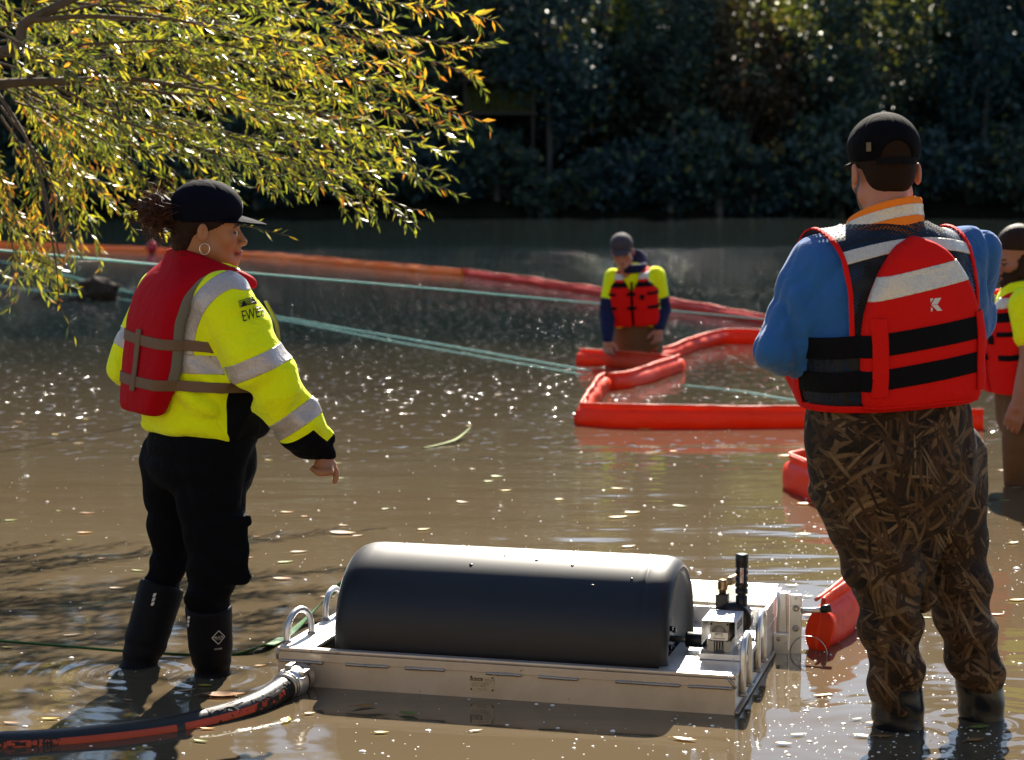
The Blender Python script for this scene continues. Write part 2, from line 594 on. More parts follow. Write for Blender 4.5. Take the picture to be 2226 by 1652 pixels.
def vinyl(name, col, trans=0.3, rough=0.32):
    m = NT(name)
    v = m.coord()
    nz = m.noise(v, 5, 5, 0.65)
    st = m.noise(m.coord(scale=(3, 3, 14)), 3, 4, 0.6)
    c = m.mix(nz, rgb(col, 0.78), rgb(col, 1.08))
    sm = m.ramp(st, [(0.60, (0, 0, 0)), (0.78, (0.5, 0.5, 0.5))])
    c = m.mix(sm, c, rgb((col[0] * 0.45, col[1] * 0.6, col[2] * 0.7)))
    m.l(c, m.b.inputs['Base Color'])
    m.set(Roughness=rough, Specular_IOR_Level=0.3)
    m.l(m.bump(m.noise(v, 11, 4, 0.55, 1.0), 0.5, 0.02), m.b.inputs['Normal'])
    tr = m.n('BsdfTranslucent'); m.l(c, tr.inputs[0])
    mx = m.n('MixShader'); mx.inputs[0].default_value = trans
    m.l(m.b.outputs[0], mx.inputs[1]); m.l(tr.outputs[0], mx.inputs[2]); m.l(mx.outputs[0], m.out.inputs[0])
    return m.m

def aluminium(name, base=(0.72, 0.70, 0.67), rough=0.38, metal=0.75, stain=0.35):
    m = NT(name)
    v = m.coord()
    a = m.noise(v, 4, 6, 0.65, 0.4); b = m.noise(m.coord(scale=(60, 4, 4)), 2.0, 3)
    spots = m.noise(v, 55, 2, 0.5)
    c = m.ramp(a, [(0.3, tuple(x * (1 - stain) for x in base)), (0.6, base)])
    c = m.mix(m.ramp(spots, [(0.70, (0, 0, 0)), (0.74, (0.55, 0.55, 0.55))]), c, (0.10, 0.08, 0.06, 1))
    m.l(c, m.b.inputs['Base Color'])
    m.l(m.math('MULTIPLY_ADD', a, 0.25, rough - 0.1), m.b.inputs['Roughness'])
    m.set(Metallic=metal)
    m.l(m.bump(m.math('ADD', m.math('MULTIPLY', b, 0.4), a), 0.12, 0.006), m.b.inputs['Normal'])
    return m.m

def camo():
    m = NT('reed_camouflage')
    tc = m.n('TexCoord')
    warp = m.n('TexNoise'); warp.inputs['Scale'].default_value = 5.0; warp.inputs['Detail'].default_value = 1.0
    m.l(tc.outputs['Object'], warp.inputs['Vector'])
    wv = m.n('VectorMath', operation='MULTIPLY_ADD')
    m.l(warp.outputs['Color'], wv.inputs[0]); wv.inputs[1].default_value = (0.10, 0.03, 0.10); m.l(tc.outputs['Object'], wv.inputs[2])
    base = m.noise(tc.outputs['Object'], 14, 4)
    col = m.ramp(base, [(0.35, (0.006, 0.004, 0.0025)), (0.7, (0.022, 0.013, 0.007))])
    grain = m.noise(tc.outputs['Object'], 90, 3)
    lay = [(0.2, 50, 4.6, .40), (-0.9, 66, 5.6, .40), (1.25, 60, 5.2, .40), (-0.35, 80, 6.2, .36), (0.75, 88, 6.8, .36), (-1.35, 96, 7.2, .36), (0.05, 100, 6.8, .34), (1.0, 76, 5.4, .32), (-0.6, 105, 8, .3)]
    for i, (ang, sx, sz, cov) in enumerate(lay):
        mp = m.n('Mapping'); mp.vector_type = 'TEXTURE'
        mp.inputs['Rotation'].default_value = (0, ang, 0)
        mp.inputs['Scale'].default_value = (1 / sx, 1 / 9.0, 1 / sz)
        mp.inputs['Location'].default_value = (i * 1.37, i * 0.71, i * 2.1)
        m.l(wv.outputs[0], mp.inputs[0])
        vo = m.n('TexVoronoi'); vo.inputs['Scale'].default_value = 1.0; vo.inputs['Randomness'].default_value = 0.85
        m.l(mp.outputs[0], vo.inputs['Vector'])
        sep = m.n('SeparateColor'); m.l(vo.outputs['Color'], sep.inputs[0])
        tone = m.ramp(sep.outputs[1], [(0.0, (0.026, 0.012, 0.005)), (0.4, (0.080, 0.039, 0.015)), (0.75, (0.17, 0.095, 0.042)), (1.0, (0.27, 0.175, 0.09))])
        edge = m.math('SUBTRACT', 1.0, m.math('MULTIPLY', vo.outputs['Distance'], 1.1), clamp=True)
        tone = m.mix(m.math('MULTIPLY', edge, m.math('MULTIPLY_ADD', grain, 0.9, 0.45), clamp=True), (0.012, 0.008, 0.004, 1), tone)
        mask = m.math('MULTIPLY', m.math('GREATER_THAN', sep.outputs[0], 1 - cov), m.math('LESS_THAN', vo.outputs['Distance'], 0.52))
        col = m.mix(mask, col, tone)
    m.l(col, m.b.inputs['Base Color'])
    m.set(Roughness=0.8, Specular_IOR_Level=0.25)
    m.l(m.bump(m.noise(tc.outputs['Object'], 18, 4), 0.3, 0.02), m.b.inputs['Normal'])
    return m.m

def mesh_fabric():
    m = NT('black_mesh_fabric')
    tc = m.n('TexCoord')
    mp = m.n('Mapping'); mp.inputs['Scale'].default_value = (150, 60, 150); mp.inputs['Rotation'].default_value = (0, 0.785, 0)
    m.l(tc.outputs['Object'], mp.inputs[0])
    vo = m.n('TexVoronoi'); vo.inputs['Scale'].default_value = 1.0; vo.inputs['Randomness'].default_value = 0.0
    vo.voronoi_dimensions = '3D'; m.l(mp.outputs[0], vo.inputs['Vector'])
    hole = m.math('LESS_THAN', vo.outputs['Distance'], 0.40)
    m.set(Base_Color=(0.006, 0.007, 0.010), Roughness=0.6, Specular_IOR_Level=0.3)
    tr = m.n('BsdfTransparent'); mx = m.n('MixShader')
    m.l(m.math('MULTIPLY', hole, 0.85), mx.inputs[0]); m.l(m.b.outputs[0], mx.inputs[1]); m.l(tr.outputs[0], mx.inputs[2]); m.l(mx.outputs[0], m.out.inputs[0])
    return m.m

def reflective(name, col=(0.46, 0.43, 0.42)):
    m = NT(name)
    v = m.coord(scale=(260, 260, 260))
    vo = m.n('TexVoronoi'); vo.inputs['Scale'].default_value = 1.0; m.l(v, vo.inputs['Vector'])
    c = m.mix(vo.outputs['Distance'], rgb(col, 1.1), rgb(col, 0.8))
    m.l(c, m.b.inputs['Base Color']); m.set(Roughness=0.38, Metallic=0.25)
    m.l(m.bump(m.noise(m.coord(), 30, 4, 0.5, 0.5), 0.35, 0.02), m.b.inputs['Normal'])
    return m.m

RINGS = [tuple(float(v_) for v_ in wat(*q_)) for q_ in ((296, 1462), (464, 1474), (1954, 1600), (2136, 1575))]
M = {}
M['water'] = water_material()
M['ground'] = ground_material()
M['boom'] = vinyl('orange_boom_vinyl', (0.78, 0.058, 0.010), 0.32, 0.42)
M['boom_red'] = vinyl('red_boom_vinyl', (0.62, 0.042, 0.014))
M['boom_orange'] = vinyl('amber_boom_vinyl', (0.80, 0.26, 0.015))
M['boom_cable'] = simple('boom_top_hem', (0.75, 0.14, 0.06), 0.5, bump=0.3)  # paler orange than the fabric: sun on the top edge put into the colour
M['rope'] = simple('teal_rope', (0.11, 0.40, 0.36), 0.6, var=0.3, vs=60, trans=0.25)
M['buoy'] = simple('red_buoy', (0.55, 0.02, 0.04), 0.25)
M['wood'] = simple('grey_driftwood', (0.045, 0.034, 0.026), 0.9, var=0.6, vs=14, bump=0.8, bs=40, spec=0.1)
M['bark'] = simple('willow_bark', (0.085, 0.062, 0.042), 0.9, var=0.5, vs=20, bump=0.9, bs=60)
M['bark_far'] = simple('far_bark', (0.085, 0.075, 0.065), 0.95, var=0.4, vs=2, bump=0.6, bs=5)
M['alu'] = aluminium('weathered_bounce_aluminium', (0.62, 0.53, 0.44), 0.42, 0.6, 0.3)  # stained metal, with warm bounce off the brown water put into its base
M['alu_bright'] = aluminium('bright_aluminium', (0.78, 0.78, 0.77), 0.34, 0.8, 0.12)
M['weld'] = aluminium('weld_bead', (0.40, 0.37, 0.34), 0.42, 0.8, 0.3)
M['plate'] = simple('engraved_plate', (0.52, 0.45, 0.36), 0.35, 0.7, var=0.06)
M['ink'] = simple('black_print', (0.012, 0.011, 0.010), 0.6, var=0.02)
M['white_print'] = simple('white_print', (0.62, 0.60, 0.57), 0.6, var=0.05)
M['red_print'] = simple('red_print', (0.5, 0.02, 0.02), 0.6, var=0.05)
M['black_metal'] = simple('black_painted_metal', (0.012, 0.013, 0.015), 0.35, 0.2, var=0.2, vs=30)
M['steel'] = simple('bolt_steel', (0.34, 0.33, 0.31), 0.35, 0.9, var=0.2, vs=40)
M['brass'] = simple('brass_fitting', (0.42, 0.29, 0.15), 0.35, 0.8, var=0.2, vs=40)
M['cast'] = aluminium('cast_gearbox', (0.50, 0.46, 0.40), 0.45, 0.6, 0.25)
M['white_paint'] = simple('white_painted_sheet', (0.80, 0.80, 0.80), 0.4, var=0.05)
M['cream'] = simple('cream_plastic', (0.72, 0.62, 0.42), 0.5, var=0.05)
M['hose'] = simple('black_hose_rubber', (0.014, 0.014, 0.015), 0.38, var=0.3, vs=40, bump=0.2, bs=90)
M['hose_stripe'] = simple('orange_hose_stripe', (0.46, 0.055, 0.018), 0.45, var=0.15, vs=30)
M['strap_green'] = simple('green_strap', (0.05, 0.17, 0.05), 0.6, var=0.25, vs=50, bump=0.4, bs=400)
M['leaf'] = vcol_mat('willow_leaf', 0.36, 0.42, 1.0, tint=(1.15, 1.05, 0.5))
M['leaf_far'] = vcol_mat('far_leaf', 0.45, 0.30, 0.35)
M['leaf_float'] = vcol_mat('fallen_leaf', 0.5, 0.25, 0.4)
M['foam'] = simple('white_foam', (0.85, 0.85, 0.83), 0.35, var=0.05)

def drum_material():
    m = NT('black_polyethylene_drum')
    v = m.coord()
    sc = m.noise(m.coord(scale=(2, 30, 30)), 6, 3, 0.6)
    wear = m.noise(v, 9, 5, 0.7)
    c = m.ramp(wear, [(0.35, (0.003, 0.0045, 0.009)), (0.8, (0.007, 0.0085, 0.013))])  # black plastic with the blue of reflected sky put into its base
    m.l(c, m.b.inputs['Base Color'])
    m.l(m.math('MULTIPLY_ADD', wear, 0.12, 0.42), m.b.inputs['Roughness'])
    m.set(Specular_IOR_Level=0.5, Sheen_Weight=0.22, Sheen_Roughness=0.22)
    m.l(m.bump(m.math('ADD', m.noise(v, 320, 2), m.math('MULTIPLY', sc, 0.6)), 0.06, 0.001), m.b.inputs['Normal'])
    return m.m
M['drum'] = drum_material()

# ------------------------------------------------------------------ ground, river, far bank
def ground_h(x, y):
    bank = 1 / (1 + np.exp(-(y - 131.5 - 1.5 * np.sin(x * 0.11) - 0.8 * np.sin(x * 0.37 + 1)) / 0.9))
    hill = np.clip(y - 135, 0, 100) * 0.45
    h = -1.3 + 2.4 * bank + hill * bank + 0.25 * np.sin(x * 0.9 + y * 0.3) * bank
    h = h + 1.0 * np.exp(-((y - 3) / 9.0) ** 2)                      # shallows by the near bank
    left = 1 / (1 + np.exp((x + 3.4 + 0.25 * np.sin(y)) / 0.25)) * (y < 40) * np.clip((14 - y) / 4, 0, 1)
    behind = 1 / (1 + np.exp((y + 1.6) / 0.3))
    return np.maximum(h, h + 0.9 * np.maximum(left, behind * 0.8)) + np.clip(-5 - y, 0, 20) * 0.75 * (0.8 + 0.2 * np.sin(x * 0.7))  # last term: unseen slope behind the camera, added to block sky and give fill
xs = np.concatenate([np.linspace(-160, -20, 36)[:-1], np.linspace(-20, 20, 61), np.linspace(20, 160, 36)[1:]])
ys = np.concatenate([np.linspace(-25, 20, 61)[:-1], np.linspace(20, 126, 24)[:-1], np.linspace(126, 146, 31)[:-1], np.linspace(146, 320, 26)])
gx, gy = np.meshgrid(xs, ys, indexing='ij')
GV = np.stack([gx, gy, ground_h(gx, gy)], -1).reshape(-1, 3)
ii = np.arange(len(xs) * len(ys)).reshape(len(xs), len(ys))
GF = np.stack([ii[:-1, :-1], ii[1:, :-1], ii[1:, 1:], ii[:-1, 1:]], -1).reshape(-1, 4)
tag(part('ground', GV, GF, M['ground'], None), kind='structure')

WV = np.array([(-160, -1.0, 0), (160, -1.0, 0), (160, 135, 0), (-160, 135, 0)], dtype=float)
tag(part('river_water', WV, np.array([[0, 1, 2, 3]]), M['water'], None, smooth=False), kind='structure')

# ------------------------------------------------------------------ far-bank forest
def cards(cen, size, seed, droop=0.0, up=0.3, cols=((0.020, 0.034, 0.012), (0.05, 0.07, 0.02))):
    r = np.random.default_rng(seed); n = len(cen)
    a = r.normal(size=(n, 3)); a[:, 2] -= droop; a /= np.linalg.norm(a, axis=1)[:, None]
    b = np.cross(a, r.normal(size=(n, 3)) + np.array((0, 0, up))); b /= np.linalg.norm(b, axis=1)[:, None] + 1e-9
    s = size * r.uniform(0.6, 1.4, n)[:, None]
    w = s * r.uniform(0.35, 0.7, n)[:, None]
    V = np.stack([cen - a * s * 0.5, cen + b * w * 0.5, cen + a * s * 0.5, cen - b * w * 0.5], 1).reshape(-1, 3)
    F = np.arange(4 * n).reshape(n, 4)
    t = r.uniform(0, 1, n)[:, None]
    c = np.asarray(cols[0]) * (1 - t) + np.asarray(cols[1]) * t
    if len(cols) > 2:
        k = r.uniform(size=n) < 0.06; c[k] = cols[2]
    return V, F, np.repeat(c, 4, 0)

def broadleaf(seed, h, w, n, cols, low=0.15):
    r = np.random.default_rng(seed)
    nc = 46
    p = r.normal(size=(nc, 3)); p /= np.linalg.norm(p, axis=1)[:, None]; p *= r.uniform(0.35, 1.0, nc)[:, None] ** 0.6
    cl = p * np.array((w, w, h * (1 - low) / 2)) + np.array((0, 0, h * (1 + low) / 2))
    k = r.integers(0, nc, n)
    cen = cl[k] + r.normal(size=(n, 3)) * np.array((w * 0.17, w * 0.17, h * 0.05))
    crown = cards(cen, 0.46, seed, 0.2, 0.4, cols)
    mb = MB()
    trunk = [(0, 0, -1.0)]
    for t in np.linspace(0.2, 1, 5): trunk.append((r.normal() * 0.25, r.normal() * 0.25, h * 0.8 * t))
    mb.add(*tube(spline(trunk, 4), np.linspace(0.28, 0.06, 21), 7))
    for c in cl[:14]:
        z0 = h * r.uniform(0.2, 0.6)
        mb.add(*tube(spline([(0, 0, z0), tuple(c * np.array((0.5, 0.5, 0)) + np.array((0, 0, (z0 + c[2]) / 2 + 0.4))), tuple(c)], 4), np.linspace(0.11, 0.03, 9), 5))
    return mb.get(), crown

def conifer(seed, h, n, cols):
    r = np.random.default_rng(seed)
    t = r.uniform(0.10, 1.0, n) ** 0.9
    ang = r.uniform(0, 2 * math.pi, n); wh = np.round(t * 34) / 34
    rad = (1 - wh) * h * 0.19 * r.uniform(0.15, 1.0, n) * (0.75 + 0.25 * np.sin(ang * 3 + wh * 40)) + 0.15
    cen = np.stack([np.cos(ang) * rad, np.sin(ang) * rad, wh * h - rad * 0.28 + r.normal(size=n) * 0.12], 1)
    crown = cards(cen, 0.55, seed, 0.8, 0.6, cols)
    mb = MB().add(*tube([(0, 0, -1), (0.1, 0, h * 0.4), (0, 0.1, h)], [0.42, 0.28, 0.03], 8))
    for z in np.linspace(0.12, 0.9, 22):
        a = r.uniform(0, 6.28); L = (1 - z) * h * 0.17
        mb.add(*tube([(0, 0, z * h), (math.cos(a) * L, math.sin(a) * L, z * h - L * 0.25)], [0.06, 0.015], 4))
    return mb.get(), crown

DARK = ((0.012, 0.034, 0.042), (0.034, 0.072, 0.070), (0.10, 0.13, 0.04))  # leaf greens with the bluish veil of distant haze mixed in
OLIVE = ((0.021, 0.042, 0.038), (0.055, 0.085, 0.055), (0.16, 0.15, 0.04))  # olive leaves, also tinted with the bluish haze
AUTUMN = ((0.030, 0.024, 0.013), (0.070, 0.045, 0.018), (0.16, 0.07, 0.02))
BRIGHT = ((0.16, 0.20, 0.03), (0.34, 0.36, 0.05), (0.40, 0.30, 0.05))  # yellow-green leaves, sunlit brightness of the gap put into the colours
kinds = {
    'maple': [broadleaf(11, 15, 4.2, 5200, OLIVE), broadleaf(12, 18, 4.8, 6000, DARK), broadleaf(13, 14, 4.0, 4600, AUTUMN), broadleaf(14, 16, 4.2, 3400, BRIGHT)],
    'fir': [conifer(21, 30, 6500, DARK), conifer(22, 34, 7000, DARK)],
    'shrub': [broadleaf(31, 4.2, 2.6, 2600, DARK, 0.0), broadleaf(32, 5.5, 3.0, 3000, OLIVE, 0.0), broadleaf(33, 3.4, 2.4, 2200, OLIVE, 0.0)],
}
proto = {}
for kn, arr in kinds.items():
    for q, ((tv, tf), (cv, cf, cc)) in enumerate(arr):
        tm = mesh_data('trunk', tv, tf); tm.materials.append(M['bark_far'])
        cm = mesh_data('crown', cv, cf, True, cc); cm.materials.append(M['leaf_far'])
        proto[kn, q] = (tm, cm)
TREE_INFO = {
    ('maple', 0): ('broadleaf_tree', 'olive green broadleaf tree standing in the shade of the far bank', 'broadleaf trees on the far bank'),
    ('maple', 1): ('broadleaf_tree', 'tall dark green broadleaf tree in the forest across the river', 'dark broadleaf trees on the far bank'),
    ('maple', 2): ('broadleaf_tree', 'browning autumn broadleaf tree among dark trees across the river', 'autumn trees on the far bank'),
    ('maple', 3): ('broadleaf_tree', 'sunlit yellow-green tree glowing through the gap in the far forest', 'sunlit trees behind the far bank'),
    ('fir', 0): ('fir_tree', 'tall dark fir rising behind the far-bank broadleaf trees', 'firs behind the far bank'),
    ('fir', 1): ('fir_tree', 'very tall dark fir at the back of the forest across the river', 'tallest firs behind the far bank'),
    ('shrub', 0): ('bank_shrub', 'dark rounded shrub overhanging the far waterline', 'dark shrubs along the far waterline'),
    ('shrub', 1): ('bank_shrub', 'large olive shrub leaning over the far river edge', 'olive shrubs along the far waterline'),
    ('shrub', 2): ('bank_shrub', 'low olive shrub at the foot of the far bank', 'low shrubs along the far waterline'),
}
def plant(kn, q, x, y, rz, s):
    nm, lab, grp = TREE_INFO[kn, q]
    if kn == 'shrub' and y > 140: nm, lab, grp = 'understorey_bush', 'dark bush in the understorey up the slope of the far bank', 'understorey bushes behind the far waterline'
    if kn == 'fir' and y > 188: lab, grp = 'unseen dark fir added high on the slope behind the far forest', 'added unseen firs up the slope'
    e = empty(nm, (x, y, float(ground_h(np.array(x), np.array(y)))), rz)
    e.scale = (s, s, s * random.uniform(0.92, 1.1))
    tag(e, lab, 'shrub' if kn == 'shrub' else 'tree', grp)
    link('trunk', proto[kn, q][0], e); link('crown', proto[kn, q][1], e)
x = -64.0
while x < 66:
    plant('shrub', random.choice((0, 0, 1, 2)), x, 132.6 + random.uniform(-0.6, 1.2), random.uniform(0, 6.28), random.uniform(0.8, 1.25))
    x += random.uniform(2.2, 3.4)
x = -66.0; i = 0
while x < 68:
    if not (17 < x < 22.0 or 26.5 < x < 31 or 6 < x < 10): plant('maple', (0, 1, 1, 0, 2, 1, 0)[i % 7], x, 138.5 + random.uniform(-1.5, 2.5), random.uniform(0, 6.28), random.uniform(0.9, 1.2))
    x += random.uniform(3.6, 5.6); i += 1
x = -68.0
while x < 70:
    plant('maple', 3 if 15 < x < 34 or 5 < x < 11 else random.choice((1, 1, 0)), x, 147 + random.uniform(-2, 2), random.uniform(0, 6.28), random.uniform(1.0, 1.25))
    x += random.uniform(5.0, 7.0)
x = -72.0
while x < 74:
    if not 15 < x < 33 and not 4.5 < x < 10: plant('fir', random.choice((0, 1)), x, 156 + random.uniform(-4, 4), random.uniform(0, 6.28), random.uniform(0.85, 1.1))
    x += random.uniform(4.0, 5.6)
x = -95.0
while x < 98:
    if not 22 < x < 46 and not 9 < x < 19: plant('fir', random.choice((0, 1)), x, 198 + random.uniform(-6, 6), random.uniform(0, 6.28), random.uniform(0.95, 1.2))  # fir row out of view, added to keep bright sky off the water
    x += random.uniform(5.5, 7.5)
x = -40.0
while x < 44:
    plant('shrub', random.choice((1, 0, 1)), x, 143.5 + random.uniform(-1.5, 1.5), random.uniform(0, 6.28), random.uniform(1.0, 1.6))
    x += random.uniform(3.0, 4.2)
x = -75.0
while x < 78:
    if not 18 < x < 36 and not 6 < x < 13: plant('fir', random.choice((0, 1)), x, 172 + random.uniform(-5, 5), random.uniform(0, 6.28), random.uniform(0.95, 1.2))
    x += random.uniform(4.5, 6.0)

# small riverside shelter, half hidden in the trees
c = at(1085, 245, 136.5)
e = empty('riverside_shelter', (c[0], c[1], float(ground_h(c[0], c[1]))))
tag(e, 'small flat-roofed timber shelter between trees on the far bank', 'shelter')
zt = c[2] - e.location.z
M['timber'] = simple('dark_timber', (0.03, 0.022, 0.016), 0.9, var=0.3, vs=3, bump=0.4, bs=20)
M['plank_green'] = simple('mossy_board', (0.045, 0.05, 0.018), 0.9, var=0.3, vs=3, spec=0.05)
part('roof', *box((0, 0, zt + 2.1), (2.6, 1.6, 0.09), 0.02), M['timber'], e, smooth=False)
for sx in (-1, 1):
    for sy in (-1, 1):
        part('post', *box((sx * 2.3, sy * 1.3, zt / 2 + 1.0), (0.09, 0.09, zt / 2 + 1.05), 0.01), M['timber'], e, smooth=False)
part('deck', *box((0, 0, zt - 0.1), (2.6, 1.6, 0.10), 0.02), M['timber'], e, smooth=False)
for k in range(9):
    part('plank', *box((-2.05 + k * 0.51, 1.2, zt + 0.95), (0.23, 0.025, 0.95), 0.008), M['plank_green'], e, smooth=False)

# ------------------------------------------------------------------ containment booms
BOOM_PROF = [(0.004, 0.205), (0.009, 0.198), (0.009, 0.178), (0.006, 0.165), (0.010, 0.150), (0.030, 0.143), (0.042, 0.115), (0.046, 0.07),
             (0.044, 0.03), (0.034, -0.005), (0.012, -0.03), (0.006, -0.06), (0.006, -0.28)]
BOOM_PROF = BOOM_PROF + [(-a, b) for a, b in BOOM_PROF[::-1]]
def boom_mesh(pts, step=0.10, hs=1.0, seed=0, seg=0.0, wob=0.012, tip=0.0):
    pts = np.asarray(pts)[:, :2]
    d = np.r_[0, np.cumsum(np.linalg.norm(np.diff(pts, axis=0), axis=1))]
    s = np.arange(0, d[-1] + step / 2, step)
    p = np.stack([np.interp(s, d, pts[:, 0]), np.interp(s, d, pts[:, 1])], 1)
    p[1:-1] = (p[:-2] + 6 * p[1:-1] + p[2:]) / 8
    r = np.random.default_rng(seed); ph = r.uniform(0, 6, 6)
    lat = wob * (np.sin(s * 2.1 + ph[0]) + 0.6 * np.sin(s * 5.3 + ph[1]))
    ht = 1 + 0.05 * np.sin(s * 1.7 + ph[2]) + 0.04 * np.sin(s * 4.9 + ph[3])
    bul = 1 + 0.10 * np.sin(s * 3.3 + ph[4]) + 0.08 * np.sin(s * 9.1 + ph[5])
    if seg: 
        g = (s % seg) / seg; bul = bul * (0.62 + 0.55 * np.sin(np.pi * g) ** 0.6); ht = ht * (0.94 + 0.06 * np.sin(np.pi * g))
    t = np.gradient(p, axis=0); t /= np.linalg.norm(t, axis=1)[:, None] + 1e-9
    nrm = np.stack([t[:, 1], -t[:, 0]], 1)
    V = []
    for i in range(len(s)):
        lean = tip * np.sin(s[i] * 1.3 + ph[0])
        for a, z in BOOM_PROF:
            o = a * (0.6 + 0.4 * hs) * (bul[i] if abs(a) > 0.02 else 1.0) + lat[i] * (z > 0.15) + lean * max(z, 0)
            V.append((p[i, 0] + nrm[i, 0] * o, p[i, 1] + nrm[i, 1] * o, z * hs * (ht[i] if z > 0 else 1)))
    n = len(BOOM_PROF); F = []
    V = np.array(V); q = V.astype(f32)
    cr = 0.014 * (1 - np.abs(wr(q, seed + 300, (9, 9, 16), 4)) * 2) + 0.007 * wr(q, seed + 340, (30, 30, 40), 4)
    V[:, :2] += np.repeat(nrm, n, 0) * (cr * (V[:, 2] > -0.02))[:, None]; V[:, 2] += 0.4 * cr * (V[:, 2] > 0.1)
    for i in range(len(s) - 1):
        for j in range(n):
            k = (j + 1) % n
            F.append((i * n + j, (i + 1) * n + j, (i + 1) * n + k, i * n + k))
    F.append(tuple(range(n))); F.append(tuple((len(s) - 1) * n + j for j in range(n - 1, -1, -1)))
    return np.array(V), F, p, ht, nrm, s
def boom(name, px, mat, label, cable='boom_cable', bands=0.0, **kw):
    kw.setdefault('hs', 0.60)
    pts = [wat(*q) if len(q) == 2 else np.array(q) for q in px]
    V, F, p, ht, nrm, s = boom_mesh(pts, **kw)
    base = np.array((p[len(p) // 2, 0], p[len(p) // 2, 1], 0.0))
    e = empty(name, base); tag(e, label, 'boom', 'containment booms on the river')
    part('boom_fabric', V, F, mat, e, base)
    hs = kw.get('hs', 1.0)
    top = np.stack([p[:, 0], p[:, 1], 0.203 * hs * ht], 1)
    part('top_cable', *tube(top, 0.008 * hs, 6), M[cable], e, base)
    if bands:
        for q in np.arange(bands, s[-1] - 0.2, bands):
            i = int(np.argmin(abs(s - q))); mb = MB()
            pr = np.array(BOOM_PROF); w = 0.035
            ring = []
            for dd in (-w, w):
                c = p[i] + np.array((nrm[i, 1] * -1, nrm[i, 0])) * dd
                ring.append([(c[0] + nrm[i, 0] * (a * 1.06 + 0.004 * np.sign(a)), c[1] + nrm[i, 1] * (a * 1.06 + 0.004 * np.sign(a)), z * hs * ht[i] * 1.01 + 0.002) for a, z in pr])
            n = len(pr)
            mb.add(np.array(ring[0] + ring[1]), [(j, (j + 1) % n, n + (j + 1) % n, n + j) for j in range(n)])
            part('joint_band', *mb.get(), mat, e, base)
    return e
boom('containment_boom', [(1262, 921), (1340, 927), (1420, 929), (1600, 929), (1790, 926), (2000, 928), (2150, 932)], M['boom'],
     'long orange-red boom lying straight across the middle, nearest full stretch', seed=1, tip=0.02)
boom('containment_boom', [(1262, 919), (1278, 890), (1300, 862), (1314, 849)], M['boom'], 'short sunlit orange boom section closing the left corner of the pen', seed=2, step=0.06)
boom('containment_boom', [(1320, 847), (1360, 842), (1405, 831), (1476, 806)], M['boom'], 'orange boom section folded back from the pen corner towards the wading man', seed=3, step=0.08)
boom('containment_boom', [(1471, 809), (1440, 806), (1380, 800), (1320, 795), (1250, 791)], M['boom'], 'orange boom section held at its end by the man in the grey cap', seed=4, step=0.08)
boom('containment_boom', [(1425, 793), (1475, 774), (1525, 754), (1585, 745), (1680, 747), (1800, 752), (1980, 765), (2300, 790)], M['boom'],
     'orange boom curving away behind the wading man towards the right', seed=5, step=0.12, bands=3.4)
boom('containment_boom', [(1012, 599), (1080, 608), (1150, 618), (1230, 631), (1309, 643), (1452, 667), (1560, 686), (1665, 705), (1800, 727), (2250, 790)], M['boom_red'],
     'long red boom stretched across the river behind the wading man', 'boom_cable', seed=6, step=0.16, seg=2.6, wob=0.02, hs=0.55)
boom('containment_boom', [(-120, 531), (110, 538), (320, 547), (540, 557), (640, 565), (760, 577), (880, 588), (1010, 599)], M['boom_orange'],
     'far amber-orange boom with ribbed floats leading to the red buoy', 'boom_orange' if False else 'boom_cable', seed=7, step=0.16, seg=1.15, wob=0.02, hs=0.55)
boom('containment_boom', [(1772, 1412), (1800, 1390), (1838, 1358), (1890, 1300), (1912, 1230), (1880, 1155), (1800, 1101), (1712, 1060), (1745, 1050), (1800, 1044), (1950, 1036), (2040, 1034)], M['boom'],
     'orange-red boom bolted to the skimmer bracket and looping behind the camouflage waders', seed=8, step=0.05, tip=0.02, hs=0.74)

# ropes
def rope(pts, rad, label, n=12):
    P = spline(pts, n)
    V, F = tube(P, rad, 6)
    tag(solo('rope', V, F, M['rope']), label, 'rope', 'teal ropes over the river')
rope([at(-260, 522, 10.5), at(150, 558, 11.6), at(510, 591, 13.2), at(900, 624, 15.0), at(1310, 661, 17.5), at(1455, 675, 18.6), at(1680, 696, 20.5)], 0.0075, 'taut teal rope running from behind the woman to the right, upper of the lines')
rope([wat(-80, 556), wat(75, 581), wat(258, 629), wat(430, 660), wat(590, 686), wat(740, 712), wat(900, 739), wat(1100, 774), wat(1283, 806)], 0.007, 'teal rope lying on the water, ending at the held boom section')
rope([wat(-80, 609), wat(3, 622), wat(160, 640), wat(400, 666), wat(620, 697), wat(850, 741), wat(1060, 778), wat(1272, 815)], 0.0055, 'lowest teal rope on the water, ending at the pen corner')
rope([wat(1490, 838), wat(1620, 852), wat(1700, 866), wat(1800, 880)], 0.006, 'faint teal rope floating inside the boom pen')

# red buoy
c = wat(330, 549)
V, F = lathe([(0.001, -0.14), (0.06, -0.125), (0.11, -0.08), (0.135, 0), (0.11, 0.08), (0.06, 0.125), (0.03, 0.14), (0.028, 0.17), (0.001, 0.175)], c + np.array((0, 0, 0.13)), (0, 0, 1), 20)
tag(solo('buoy', V, F, M['buoy']), 'round red buoy on the far orange boom behind the willow', 'buoy')

